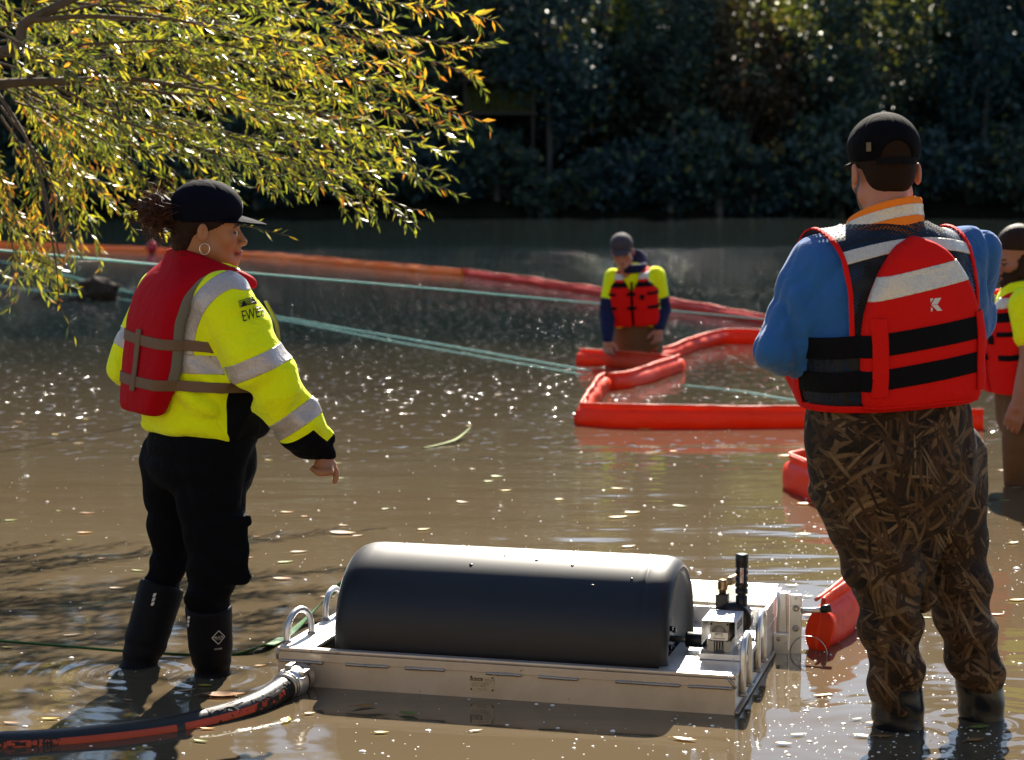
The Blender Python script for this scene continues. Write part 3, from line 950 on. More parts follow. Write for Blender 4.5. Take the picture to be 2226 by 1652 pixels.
# driftwood
c = wat(200, 652)
def drift(P):
    q = P - A3(c)
    d = cone(q, (-0.82, 0.15, 0.02), (-0.25, 0.0, 0.17), 0.022, 0.045)
    d = smin(d, cone(q, (-0.25, 0.0, 0.17), (0.05, -0.02, 0.24), 0.045, 0.06), 0.05)
    d = smin(d, ell(q, (0.14, 0, 0.12), (0.20, 0.16, 0.16)), 0.06)
    d = smin(d, cone(q, (0.05, 0, 0.2), (0.02, 0.05, 0.37), 0.03, 0.008), 0.03)
    d = smin(d, cone(q, (0.15, 0, 0.15), (0.36, -0.1, 0.18), 0.05, 0.02), 0.04)
    d = smin(d, cone(q, (0.12, -0.05, 0.1), (-0.35, -0.2, -0.02), 0.05, 0.018), 0.03)
    d = smin(d, cone(q, (0.2, 0.0, 0.1), (0.33, 0.15, -0.03), 0.05, 0.02), 0.03)
    d = smin(d, cone(q, (0.18, 0, 0.2), (0.30, 0.05, 0.31), 0.025, 0.008), 0.03)
    return d + 0.022 * wr(P, 5, (18, 18, 26)) + 0.016 * wr(P, 6, (45, 45, 45))
V, Q = snets(drift, c + np.array((-0.95, -0.4, -0.12)), c + np.array((0.5, 0.4, 0.5)), 0.014)
mbw = MB(); rd = np.random.default_rng(8)
for k in range(26):
    a = c + np.array((rd.uniform(-0.35, 0.3), rd.uniform(-0.1, 0.1), rd.uniform(0.02, 0.2))); dd = rd.normal(size=3) * np.array((1.0, 0.5, 0.7)) + np.array((0, 0, 0.35)); dd /= np.linalg.norm(dd)
    pts = [a]
    for j in range(5): dd = dd + rd.normal(size=3) * 0.35; dd /= np.linalg.norm(dd); pts.append(pts[-1] + dd * rd.uniform(0.03, 0.07))
    mbw.add(*tube(np.array(pts), np.linspace(0.012, 0.003, 6), 5))
mbw.add(V, [tuple(x_) for x_ in Q]); V, Q = mbw.get()
tag(solo('driftwood', V, Q, M['wood']), 'gnarled grey driftwood stump lying in the water behind the woman', 'driftwood')
# ------------------------------------------------------------------ drum skimmer
SK0 = np.array((-0.649, 5.42, 0.0)); SKR = R(-15.0)
sk = empty('drum_skimmer', SK0, SKR)
tag(sk, 'aluminium drum oil skimmer with a big black drum, floating in the foreground', 'skimmer')
SW, SD, ZT = 1.274, 0.95, 0.106
def skw(u, v, z):
    c, s = math.cos(SKR), math.sin(SKR)
    return SK0 + np.array((u * c - v * s, u * s + v * c, z))
def sp(name, VF, mat, parent=None, smooth=False):
    return part(name, VF[0], VF[1], M[mat], parent or sk, smooth=smooth)
def bx(u0, u1, v0, v1, z0, z1, bev=0.002):
    return box(((u0 + u1) / 2, (v0 + v1) / 2, (z0 + z1) / 2), ((u1 - u0) / 2, (v1 - v0) / 2, (z1 - z0) / 2), bev)
sp('front_wall', bx(0, SW, 0, 0.012, -0.16, ZT - 0.011), 'alu')
sp('side_wall', bx(0, 0.012, 0.0125, SD, -0.16, ZT - 0.011), 'alu')
sp('side_wall', bx(SW - 0.012, SW, 0.0125, SD, -0.16, ZT - 0.011), 'alu_bright')
sp('back_wall', bx(0.0125, SW - 0.0125, SD - 0.012, SD - 0.0005, -0.16, ZT - 0.011), 'alu')
lip = sp('front_lip', bx(-0.002, SW + 0.002, -0.003, 0.024, ZT - 0.0105, ZT, 0.004), 'alu')
sp('deck', bx(-0.002, 0.098, 0.0245, SD, ZT - 0.010, ZT - 0.001, 0.002), 'alu_bright')
sp('deck', bx(1.065, SW + 0.002, 0.0245, 0.612, ZT - 0.010, ZT - 0.001, 0.002), 'alu_bright')
sp('deck', bx(0.0985, 1.0645, 0.505, 0.612, ZT - 0.010, ZT - 0.0015, 0.002), 'alu_bright')
# front fascia strip welded below the lip
sp('fascia_strip', bx(-0.001, SW + 0.001, -0.0035, -0.0005, ZT - 0.034, ZT - 0.011, 0.001), 'alu')
r = np.random.default_rng(3)
def bead(u0, u1, z, v=-0.004):
    n = int((u1 - u0) / 0.0035)
    us = np.linspace(u0, u1, n)
    pts = np.stack([us, np.full(n, v) + r.normal(size=n) * 0.0004, z + np.cumsum(r.normal(size=n)) * 0.00012], 1)
    rad = 0.0048 + 0.0008 * np.sin(np.arange(n) * 2.2) + r.normal(size=n) * 0.0003
    rad[0] = rad[-1] = 0.002
    return tube(pts, rad, 7)
for a, b in ((0.004, 0.135), (0.20, 0.325), (0.37, 0.485), (0.60, 0.70), (0.745, 0.855), (0.955, 1.13), (1.15, 1.27)):
    sp('weld_bead', bead(a, b, ZT - 0.036), 'weld', lip, True)
sp('weld_bead', tube([(SW - 0.02, -0.003, ZT - 0.005), (SW - 0.004, -0.002, ZT - 0.026), (SW + 0.001, 0.0, ZT - 0.034)], 0.005, 7), 'weld', lip, True)
sp('weld_bead', tube([(0.006, -0.003, ZT - 0.004), (0.0, -0.002, ZT - 0.02), (0.0, 0.0, ZT - 0.034)], 0.005, 7), 'weld', lip, True)
sp('rub_rail', tube([(SW + 0.004, 0.0, 0.006), (SW + 0.004, SD, 0.006)], 0.007, 6), 'weld', None, True)
# trough at the back
tr = sp('trough_floor', bx(0.0125, SW - 0.0125, 0.625, SD - 0.0125, 0.005, 0.012, 0.001), 'alu_bright')
sp('trough_front', bx(0.0005, SW - 0.001, 0.6125, 0.622, 0.01, ZT + 0.050, 0.0015), 'alu_bright', tr)
sp('trough_back', bx(-0.0015, SW - 0.0125, SD + 0.0005, SD + 0.008, -0.1, ZT + 0.058, 0.0015), 'alu_bright', tr)
V, F = bx(SW - 0.0095, SW - 0.0015, 0.6225, SD, ZT - 0.0105, ZT + 0.05, 0.0)
sp('trough_side', (V, F), 'alu_bright', tr)
sp('rubber_block', bx(1.00, 1.085, 0.70, 0.73, 0.05, ZT + 0.048, 0.012), 'cream', tr)
sp('scraper', bx(0.12, 1.06, 0.56, 0.60, ZT, ZT + 0.035, 0.002), 'cast')

# drum
DU0, DL, DR = 0.140, 0.945, 0.2285
prof = [(0.02, 0.004), (0.17, 0.0), (0.19, 0.002), (0.207, 0.010), (0.219, 0.024), (0.2265, 0.048), (DR, 0.075)]
prof += [(DR, x) for x in np.linspace(0.12, DL - 0.10, 9)]
prof += [(DR, DL - 0.078), (0.2270, DL - 0.076), (DR - 0.0005, DL - 0.072), (0.2275, DL - 0.05), (0.224, DL - 0.030), (0.217, DL - 0.014), (0.207, DL - 0.004), (0.197, DL), (0.190, DL - 0.002),
         (0.186, DL - 0.008), (0.184, DL - 0.016), (0.10, DL - 0.034), (0.058, DL - 0.037), (0.055, DL - 0.031), (0.052, DL - 0.029), (0.016, DL - 0.029)]
DC = np.array((DU0, 0.262, 0.134))
drum = sp('drum', lathe(prof, DC, (1, 0, 0), 96), 'drum', None, True)
for k in range(4):
    a = 0.5 + k * math.pi / 2
    sp('bolt', lathe([(0.008, 0), (0.008, 0.006), (0.005, 0.008)], DC + np.array((DL - 0.029, 0.036 * math.cos(a), 0.036 * math.sin(a))), (1, 0, 0), 6), 'black_metal', drum)
r = np.random.default_rng(9)
for k in range(16):   # water drops and flecks of dirt stuck on the drum
    a = r.uniform(-0.75, 0.35); u = r.uniform(0.08, 0.86); n = np.array((0, -math.sin(a + 0.35) * -1 if False else math.sin(a), math.cos(a)))
    V, F = lathe([(0.0002, 0.0016), (0.0035, 0.001), (0.0045, 0.0)], (0, 0, 0), n, 8)
    V[:, 0] *= r.uniform(0.8, 1.6)
    sp('droplet', (V + DC + np.array((u, 0, 0)) + n * DR, F), 'black_metal', drum, True)

# shaft, coupling, gearbox, hydraulic motor
sp('shaft', lathe([(0.009, 0), (0.009, 0.075)], DC + np.array((DL - 0.03, 0, 0)), (1, 0, 0), 14), 'steel', None, True)
AX = DC[1]
cp = sp('shaft_coupling', lathe([(0.010, 0), (0.0205, 0.001), (0.0215, 0.003), (0.0215, 0.058), (0.0205, 0.060), (0.010, 0.061)], DC + np.array((DL + 0.012, 0, 0)), (1, 0, 0), 24), 'black_metal', None, True)
GU, GV0 = 1.168, 0.180
gb = sp('base_plate', bx(GU - 0.018, GU + 0.115, GV0 - 0.02, GV0 + 0.20, ZT - 0.0005, ZT + 0.016, 0.002), 'alu_bright')
gx0, gx1, gz0 = GU + 0.002, GU + 0.066, ZT + 0.016
body = sp('gearbox', bx(gx0 + 0.006, gx1 - 0.006, GV0 + 0.004, GV0 + 0.125, gz0 + 0.030, gz0 + 0.082, 0.004), 'cast')
for s in (gx0 + 0.009, gx1 - 0.009):
    sp('gearbox_foot', bx(s - 0.009, s + 0.009, GV0 + 0.001, GV0 + 0.11, gz0, gz0 + 0.032, 0.002), 'cast', body)
for k in range(4):
    sp('cooling_fin', bx(gx0 + 0.021 + k * 0.0075, gx0 + 0.0235 + k * 0.0075, GV0 + 0.002, GV0 + 0.10, gz0 + 0.006, gz0 + 0.031, 0.0005), 'cast', body)
sp('bore_ring', lathe([(0.024, 0), (0.024, 0.004), (0.020, 0.005), (0.020, 0.001), (0.001, 0.001)], np.array(((gx0 + gx1) / 2, GV0 + 0.0045, gz0 + 0.055)), (0, -1, 0), 20), 'cast', body, True)
npl = sp('name_plate', bx(gx0 + 0.008, gx1 - 0.008, GV0 - 0.0030, GV0 - 0.0010, gz0 + 0.034, gz0 + 0.055, 0.0005), 'alu_bright', body)
def sktext(txt, size, u, v, z, mat, parent, xa=(1, 0, 0), ya=(0, 0, 1), align='LEFT', bold=0.0, name='lettering', space=1.0):
    V2, F2 = text2d(txt, 1.0, align, bold, 0, space)
    W, F2 = decal(V2 * size, F2, (u, v, z), xa, ya, None, 0.0004)
    return part(name, W, F2, M[mat], parent, smooth=False)
sktext('SIPCO', 0.0085, (gx0 + gx1) / 2, GV0 - 0.003, gz0 + 0.0478, 'ink', npl, align='CENTER', bold=0.02)
sktext('TECNODRIVE', 0.0055, (gx0 + gx1) / 2, GV0 - 0.003, gz0 + 0.037, 'ink', npl, align='CENTER', bold=0.02)
sktext('TYPE              RATIO', 0.003, (gx0 + gx1) / 2, GV0 - 0.003, gz0 + 0.0440, 'ink', npl, align='CENTER')
for s in (gx0 + 0.010, gx1 - 0.010):
    for z in (gz0 + 0.033, gz0 + 0.077):
        sp('screw', lathe([(0.0032, 0), (0.0032, 0.003), (0.001, 0.0035)], (s, GV0 + 0.004, z), (0, -1, 0), 8), 'black_metal', body)
# white cover over the gearbox: top plus two cheeks
cv = sp('gear_cover', bx(gx0 - 0.014, gx1 + 0.014, GV0 - 0.012, GV0 + 0.135, gz0 + 0.0865, gz0 + 0.089, 0.001), 'white_paint')
sp('cover_cheek', bx(gx0 - 0.014, gx0 - 0.0120, GV0 - 0.012, GV0 + 0.135, gz0 + 0.022, gz0 + 0.0862, 0.0005), 'white_paint', cv)
ck = sp('cover_cheek', bx(gx1 + 0.0120, gx1 + 0.014, GV0 - 0.012, GV0 + 0.135, gz0 + 0.022, gz0 + 0.0862, 0.0005), 'white_paint', cv)
yv = (0, 1, 0)
mbk = MB()
for q0, q1, z0, z1 in ((0.018, 0.100, 0.0775, 0.0790), (0.018, 0.100, 0.0595, 0.0610), (0.018, 0.0195, 0.061, 0.0775), (0.0985, 0.100, 0.061, 0.0775)):
    mbk.add(*bx(gx1 + 0.0141, gx1 + 0.0145, GV0 + q0, GV0 + q1, gz0 + z0, gz0 + z1, 0))
part('logo_frame', *mbk.get(), M['ink'], ck, smooth=False)
sktext('CRUCIAL', 0.0205, gx1 + 0.0142, GV0 + 0.021, gz0 + 0.0620, 'ink', ck, yv, bold=0.03, space=0.95)
for k, tx in enumerate(('P.O. Box 640701', 'New Orleans, LA  70064', 'Phone (504) 347-9292')):
    sktext(tx, 0.0072, gx1 + 0.0142, GV0 + 0.022, gz0 + 0.050 - k * 0.0095, 'ink', ck, yv)
for q in (0.03, 0.075):
    sp('screw', lathe([(0.005, 0), (0.005, 0.002), (0.002, 0.003)], (GU + 0.028 + q * 0.2, GV0 + q, gz0 + 0.089), (0, 0, 1), 8), 'black_metal', cv)
for du in (-0.008, 0.10):
    for dv in (-0.008, 0.17):
        sp('hex_bolt', lathe([(0.009, 0), (0.009, 0.003), (0.0065, 0.003), (0.0065, 0.009), (0.004, 0.010)], (GU + du, GV0 + dv, ZT + 0.016), (0, 0, 1), 6), 'steel', gb)
mt = sp('hydraulic_motor', lathe([(0.030, 0), (0.047, 0.004), (0.049, 0.012), (0.049, 0.050), (0.044, 0.058), (0.025, 0.060)], (GU + 0.052, GV0 + 0.13, gz0 + 0.060), (0, 1, 0), 28), 'black_metal', None, True)
px_, pv = GU + 0.016, GV0 + 0.168
sp('motor_port', bx(px_ - 0.017, px_ + 0.017, pv - 0.016, pv + 0.016, gz0 + 0.085, gz0 + 0.128, 0.003), 'black_metal', mt)
el = sp('brass_elbow', lathe([(0.010, 0), (0.010, 0.010), (0.0125, 0.011), (0.0135, 0.016), (0.0135, 0.034), (0.011, 0.039), (0.002, 0.040)], (px_, pv, gz0 + 0.128), (0, 0, 1), 12), 'brass', mt, True)
d = np.array((0.55, 0.80, 0.22)); d /= np.linalg.norm(d)
sp('brass_nipple', lathe([(0.011, 0), (0.011, 0.018), (0.0135, 0.020), (0.0135, 0.038), (0.012, 0.040), (0.012, 0.058), (0.009, 0.060)], np.array((px_, pv, gz0 + 0.153)), d, 8), 'brass', el, True)
vu, vv_ = GU + 0.070, GV0 + 0.160
prof = [(0.016, 0.0), (0.016, 0.050), (0.012, 0.052), (0.012, 0.056), (0.0175, 0.058), (0.0175, 0.070)]
for k in range(4):
    z = 0.070 + k * 0.018
    prof += [(0.0155, z), (0.0145, z + 0.003), (0.0145, z + 0.005), (0.0175, z + 0.007), (0.0180, z + 0.010), (0.0175, z + 0.015)]
prof += [(0.0175, 0.142), (0.0180, 0.145), (0.0180, 0.166), (0.0165, 0.168), (0.001, 0.168)]
vl = sp('relief_valve', lathe(prof, (vu, vv_, gz0 + 0.075), (0, 0, 1), 20), 'black_metal', mt, True)
st = sp('sticker', bx(vu - 0.002, vu + 0.008, vv_ - 0.0192, vv_ - 0.0182, gz0 + 0.165, gz0 + 0.207, 0.0), 'white_print', vl)
sktext('HAND TIGHTEN', 0.0060, vu + 0.0035, vv_ - 0.0192, gz0 + 0.2055, 'red_print', st, (0, 0, -1), (1, 0, 0), bold=0.02)
sktext('ONLY', 0.0060, vu - 0.001, vv_ - 0.0192, gz0 + 0.196, 'red_print', st, (0, 0, -1), (1, 0, 0), bold=0.02)

# lifting handles
def arch(p0, p1, z0, z1, rad=0.0088):
    p0 = np.array(p0); p1 = np.array(p1); w = np.linalg.norm(p1 - p0) / 2
    pts = [(*p0, z0), (*p0, z0 + (z1 - z0 - w) * 0.5)]
    for a in np.linspace(0, math.pi, 13):
        q = p0 + (p1 - p0) * (1 - math.cos(a)) / 2
        pts.append((*q, z1 - w + w * math.sin(a)))
    pts += [(*p1, z0 + (z1 - z0 - w) * 0.5), (*p1, z0)]
    return tube(pts, rad, 12)
for (a, b, z0) in (((0.004, 0.060), (0.030, 0.185), ZT - 0.002), ((0.004, 0.370), (0.014, 0.480), ZT - 0.002), ((SW + 0.009, 0.075), (SW + 0.009, 0.185), 0.035), ((SW + 0.009, 0.355), (SW + 0.009, 0.475), 0.035)):
    hd = sp('lifting_handle', arch(a, b, z0, 0.188), 'alu_bright', None, True)
    for q in (a, b):
        sp('weld_bead', lathe([(0.0135, -0.002), (0.0125, 0.004), (0.009, 0.008)], (*q, z0 + 0.001), (0, 0, 1), 10), 'weld', hd, True)

# data plate
pl = sp('data_plate', bx(0.555, 0.622, -0.0022, -0.0002, 0.020, 0.062, 0.0008), 'plate')
for du in (0.559, 0.618):
    for z in (0.024, 0.058):
        sp('rivet', lathe([(0.0026, 0), (0.0026, 0.0008), (0.001, 0.0018)], (du, -0.0022, z), (0, -1, 0), 8), 'ink', pl)
sp('logo_block', bx(0.5565, 0.5905, -0.0027, -0.0021, 0.0475, 0.0555, 0), 'ink', pl)
sktext('CRUCIAL', 0.0072, 0.5735, -0.0028, 0.0490, 'plate', pl, align='CENTER', bold=0.03)
for tx, s, u, z in (('CRUCIAL, INC.', 0.0046, 0.5955, 0.0505), ('P.O. Box 640701', 0.0028, 0.5965, 0.0468), ('New Orleans, LA', 0.0028, 0.5965, 0.0435),
                    ('MODEL NO.', 0.0038, 0.561, 0.0385), ('1D18P-36', 0.0062, 0.583, 0.0380), ('SERIAL NO.', 0.0038, 0.561, 0.0325), ('204191', 0.0062, 0.583, 0.0318), ('(504) 347-9292', 0.0042, 0.576, 0.0245)):
    sktext(tx, s, u, -0.0022, z, 'ink', pl)

# outlet stub
sp('outlet_stub', lathe([(0.030, 0), (0.041, 0.0), (0.039, -0.010), (0.034, -0.016), (0.0335, -0.045), (0.030, -0.046)][::-1], (0.072, 0, 0.028), (0, 1, 0), 28), 'alu', None, True)

# boom connector bracket at the back right
bk = sp('boom_bracket', bx(SW + 0.002, SW + 0.045, 0.735, 0.757, -0.06, 0.060, 0.003), 'alu_bright')
sp('bracket_post', bx(SW + 0.012, SW + 0.037, 0.760, 0.790, -0.10, 0.178, 0.004), 'alu_bright', bk)
for v0 in (0.760, 0.784):
    sp('slide_rail', bx(SW + 0.038, SW + 0.044, v0, v0 + 0.008, -0.10, 0.178, 0.002), 'alu_bright', bk)
sp('connector_plate', bx(SW + 0.047, SW + 0.082, 0.752, 0.762, -0.10, 0.176, 0.002), 'alu_bright', bk)
sp('slide_bead', lathe([(0.011, -0.10), (0.011, 0.178)], (SW + 0.016, 0.775, 0), (0, 0, 1), 14), 'alu_bright', bk, True)
for z in (0.135, 0.075):
    sp('hex_bolt', lathe([(0.011, 0), (0.011, 0.004), (0.0085, 0.004), (0.0085, 0.011), (0.005, 0.013)], (SW + 0.066, 0.752, z), (0, -1, 0), 6), 'steel', bk)
sp('pin', lathe([(0.006, 0), (0.006, 0.010), (0.003, 0.012)], (SW + 0.018, 0.735, 0.045), (0, -1, 0), 8), 'steel', bk)
sp('eye_rod', tube([(SW + 0.080, 0.757, 0.128), (SW + 0.11, 0.757, 0.130), (SW + 0.145, 0.760, 0.134)], 0.008, 10), 'alu_bright', bk, True)
sp('rubber_sleeve', tube([(SW + 0.138, 0.760, 0.134), (SW + 0.152, 0.762, 0.136), (SW + 0.166, 0.765, 0.139)], 0.0125, 12), 'black_metal', bk, True)
pts = [(SW + 0.05 + 0.055 * (1 - math.cos(a)), 0.745, 0.0 + 0.055 * math.sin(a)) for a in np.linspace(-0.4, math.pi + 0.2, 18)]
sp('wire_loop', tube(pts, 0.0016, 5), 'steel', bk, True)

# ------------------------------------------------------------------ suction hose
p0 = skw(0.072, -0.046, 0.028); dv = skw(0, -1, 0) - skw(0, 0, 0)
HP = [at(-90, 1634, 4.80), at(80, 1629, 4.83), at(230, 1616, 4.88), at(370, 1597, 4.96), at(490, 1569, 5.06), at(560, 1543, 5.15), p0 + dv * 0.105 + np.array((-0.004, 0, -0.004)), p0 + dv * 0.06]
HP = [p + np.array((0, 0, 0.014)) if k < 6 else p for k, p in enumerate(HP)]
hc = spline(HP, 22)
hbase = np.array((hc[60][0], hc[60][1], 0.0))
hz = empty('suction_hose', hbase)
tag(hz, 'thick black suction hose with orange lettered stripe, coupled to the skimmer', 'hose')
HR = 0.0345
hv, hf = tube(hc, HR, 28)
part('hose_wall', hv, hf, M['hose'], hz, hbase)
hd_ = np.r_[0, np.cumsum(np.linalg.norm(np.diff(hc, axis=0), axis=1))]
htan = np.gradient(hc, axis=0); htan /= np.linalg.norm(htan, axis=1)[:, None]
def hose_pt(s, th, lift):
    """s along the hose from its left end, th angle above the camera side"""
    c = np.stack([np.interp(s, hd_, hc[:, k]) for k in range(3)], -1)
    t = np.stack([np.interp(s, hd_, htan[:, k]) for k in range(3)], -1)
    t /= np.linalg.norm(t, axis=-1, keepdims=True)
    side = np.cross(t, np.array((0, 0, 1.0))); side /= np.linalg.norm(side, axis=-1, keepdims=True)
    upv = np.cross(side, t)
    return c + (HR + lift) * (np.cos(th)[..., None] * side + np.sin(th)[..., None] * upv)
def stripe(s0, s1, t0, t1, lift, n=90):
    S, T = np.meshgrid(np.linspace(s0, s1, n), np.linspace(t0, t1, 7), indexing='ij')
    V = hose_pt(S.ravel(), T.ravel(), lift)
    I = np.arange(n * 7).reshape(n, 7)
    return V, np.stack([I[:-1, :-1], I[1:, :-1], I[1:, 1:], I[:-1, 1:]], -1).reshape(-1, 4)
SL = hd_[-1] - 0.06
TH0, TH1 = 0.02, 0.56
smark = hd_[np.argmin(abs(hc[:, 0] - at(383, 1590, 4.97)[0]))]
for a, b in ((0.0, smark - 0.010), (smark + 0.012, SL - 0.02)):
    part('colour_stripe', *stripe(a, b, TH0, TH1, 0.0008), M['hose_stripe'], hz, hbase)
def hosetext(txt, s0, size, shear=0.0, bold=0.0):
    V2, F2 = text2d(txt, size, 'LEFT', bold, shear)
    W = hose_pt(s0 + V2[:, 0], TH0 + 0.09 + V2[:, 1] / HR, np.full(1, 0.0014))
    part('lettering', W, F2, M['ink'], hz, hbase, smooth=False)
    return V2[:, 0].max()
sa = hd_[np.argmin(abs(hc[:, 0] - at(492, 1566, 5.06)[0]))]
S = 0.0185
x = hd_[np.argmin(abs(hc[:, 0] - at(510 * 1, 1600, 4.97)[0] * 1.0))]
s = hd_[np.argmin(abs(hc[:, 0] - at(455 - 0, 1580, 5.0)[0]))]
s = smark + 0.10
s += hosetext('Parker', s, S, 0.35, 0.03) + 0.008
s += hosetext('SERIES 7216 TRANSLITE TANK TRUCK HOSE 150 PSI MAX WP', s, S, 0.0, 0.012)
hosetext('HOSE 150 PSI MAX WP   1844', 0.02, S * 0.9, 0.0, 0.008)
# coupling
cw = part('coupling_collar', *lathe([(0.030, 0), (0.041, 0.002), (0.044, 0.006), (0.044, 0.028), (0.040, 0.034), (0.038, 0.050), (0.030, 0.052)], p0 + dv * 0.01, dv, 30), M['alu_bright'], hz, hbase)
part('seal_ring', *lathe([(0.030, -0.012), (0.039, -0.012), (0.041, -0.008), (0.041, 0.006), (0.036, 0.009)], p0 + dv * 0.004, dv, 30), M['black_metal'], hz, hbase)
for q in (0.070, 0.088):
    part('hose_clamp', *lathe([(0.034, -0.005), (0.0375, -0.004), (0.0375, 0.004), (0.034, 0.005)], p0 + dv * q, dv, 30), M['steel'], hz, hbase)
top = np.array((0, 0, 1.0)); sd = np.cross(dv, top)
for k, (o1, o2) in enumerate(((0.046, -0.006), (0.030, 0.034))):
    c0 = p0 + dv * 0.016 + top * o1 + sd * o2 * -1
    rot = np.stack([sd, dv, top], 1)
    lv = part('cam_lever', *box(c0 + dv * 0.012, (0.008, 0.022, 0.006), 0.002, rot), M['steel'], hz, hbase, smooth=False)
    ang = np.linspace(0, 2 * math.pi, 20)
    part('pull_ring', *tube([c0 + dv * (0.045 + 0.014 * math.cos(a)) + sd * 0.014 * math.sin(a) - top * 0.006 for a in ang], 0.0013, 5), M['steel'], lv, hbase)

# green strap behind the skimmer
P = spline([wat(-60, 1390), wat(120, 1404), wat(250, 1415), wat(400, 1424), wat(512, 1424), wat(566, 1415) + np.array((0, 0, 0.01)), at(592, 1402, 5.90), at(640, 1370, 6.12), at(700, 1312, 6.28), at(752, 1266, 6.36), at(800, 1262, 6.40)], 10)
w = np.interp(np.arange(len(P)), [0, 39, 45, 55, len(P)], [0.0028, 0.003, 0.010, 0.017, 0.017])
t = np.gradient(P, axis=0); t /= np.linalg.norm(t, axis=1)[:, None]
wv_ = np.cross(t, np.array((0.1, 0.75, 0.65))); wv_ /= np.linalg.norm(wv_, axis=1)[:, None]
nn = np.cross(wv_, t)
P[:, 2] += 0.003
ring = np.stack([P + wv_ * w[:, None] + nn * 0.0015, P - wv_ * w[:, None] + nn * 0.0015, P - wv_ * w[:, None] - nn * 0.0015, P + wv_ * w[:, None] - nn * 0.0015], 1).reshape(-1, 3)
F = [(i * 4 + j, i * 4 + (j + 1) % 4, i * 4 + 4 + (j + 1) % 4, i * 4 + 4 + j) for i in range(len(P) - 1) for j in range(4)]
tag(solo('green_strap', ring, F, M['strap_green'], smooth=False), 'flat green strap trailing from behind the skimmer into the water', 'strap')
# ------------------------------------------------------------------ people
M['skin'] = vcol_mat('skin', 0.48, 0.0, 0.4, 0.10, 260.0, 0.12)
M['hair_dark'] = simple('dark_brown_hair', (0.022, 0.010, 0.006), 0.6, var=0.4, vs=60, bump=0.6, bs=300, spec=0.15)
M['hair_wisp'] = simple('hair_wisps', (0.13, 0.045, 0.018), 0.4, var=0.3, vs=30, trans=0.4)
M['navy_cap'] = cloth('navy_cap_cloth', (0.0035, 0.004, 0.010), 0.85, sheen=0.0, spec=0.06)
M['black_cap'] = cloth('black_cap_cloth', (0.0035, 0.0035, 0.005), 0.85, sheen=0.0, spec=0.06)
M['grey_cap'] = cloth('grey_cap_cloth', (0.055, 0.050, 0.062), 0.8)
M['hivis'] = cloth('fluorescent_yellow_fleece', (0.80, 1.0, 0.006), 0.9, fold=0.65, sheen=0.12)
M['black_fleece'] = cloth('black_fleece', (0.005, 0.0055, 0.008), 0.9, fold=0.4, sheen=0.0, spec=0.06)
M['red_vest'] = cloth('dark_red_vest_nylon', (0.36, 0.003, 0.010), 0.7, fold=0.3, sheen=0.0, spec=0.06)
M['pfd_red'] = cloth('red_pfd_nylon', (0.62, 0.010, 0.008), 0.7, fold=0.35, sheen=0.0, spec=0.06)
M['webbing'] = cloth('tan_webbing', (0.16, 0.105, 0.070), 0.8, 400)
M['grey_trim'] = cloth('grey_trim', (0.16, 0.15, 0.13), 0.8, 400)
M['black_web'] = cloth('black_webbing', (0.0045, 0.0045, 0.006), 0.75, 500, sheen=0.0, spec=0.08)
M['trousers'] = cloth('black_work_trousers', (0.0035, 0.004, 0.006), 0.85, fold=0.5, sheen=0.0, spec=0.06)
M['boot'] = simple('black_rubber_boot', (0.005, 0.0055, 0.008), 0.6, var=0.2, bump=0.15, bs=200, spec=0.1)
M['boot_wet'] = simple('wet_rubber_boot', (0.007, 0.008, 0.010), 0.25, var=0.2, bump=0.2, bs=30)
M['blue_fleece'] = cloth('blue_fleece', (0.024, 0.115, 0.34), 0.95, fold=0.45, sheen=0.25)
M['navy_sleeve'] = cloth('navy_sleeve', (0.012, 0.016, 0.055), 0.85, fold=0.5)
M['tan_wader'] = cloth('tan_wader', (0.125, 0.072, 0.035), 0.8, fold=0.5)
M['brown_boot'] = simple('brown_wading_boot', (0.085, 0.035, 0.016), 0.5, var=0.3)
M['orange_collar'] = cloth('orange_collar', (0.85, 0.22, 0.02), 0.8)
M['silver'] = reflective('silver_reflective_tape')
M['silver_light'] = reflective('honeycomb_reflective_tape', (0.62, 0.58, 0.50))
M['camo'] = camo()
M['net'] = mesh_fabric()
M['metal_ring'] = simple('polished_ring', (0.55, 0.52, 0.48), 0.2, 0.95)
M['eye'] = simple('dark_eye', (0.012, 0.008, 0.006), 0.15, var=0.02)
M['eye_white'] = simple('eye_white', (0.45, 0.40, 0.36), 0.25, var=0.05)

def crease(P, seed, f, sharp=1.0):
    n = wr(P, seed, f, 3)
    return (1 - np.minimum(np.abs(n) * 2.2, 1)) ** 2
def frame(o, az, lean=0.0, roll=0.0):
    """az: direction faced, degrees from +X towards +Y; lean: forward tilt"""
    f = np.array((math.cos(R(az)), math.sin(R(az)), 0.0)); u = np.array((0, 0, 1.0))
    r = np.cross(f, u)
    f2 = f * math.cos(R(lean)) - u * math.sin(R(lean)); u2 = u * math.cos(R(lean)) + f * math.sin(R(lean))
    r2 = r * math.cos(R(roll)) - u2 * math.sin(R(roll)); u3 = u2 * math.cos(R(roll)) + r * math.sin(R(roll))
    return (np.asarray(o, dtype=float), r2, f2, u3)
def tow(fr, q): return fr[0] + fr[1] * q[0] + fr[2] * q[1] + fr[3] * q[2]
def to_world(fr, V): return fr[0] + V[:, :1] * fr[1] + V[:, 1:2] * fr[2] + V[:, 2:3] * fr[3]

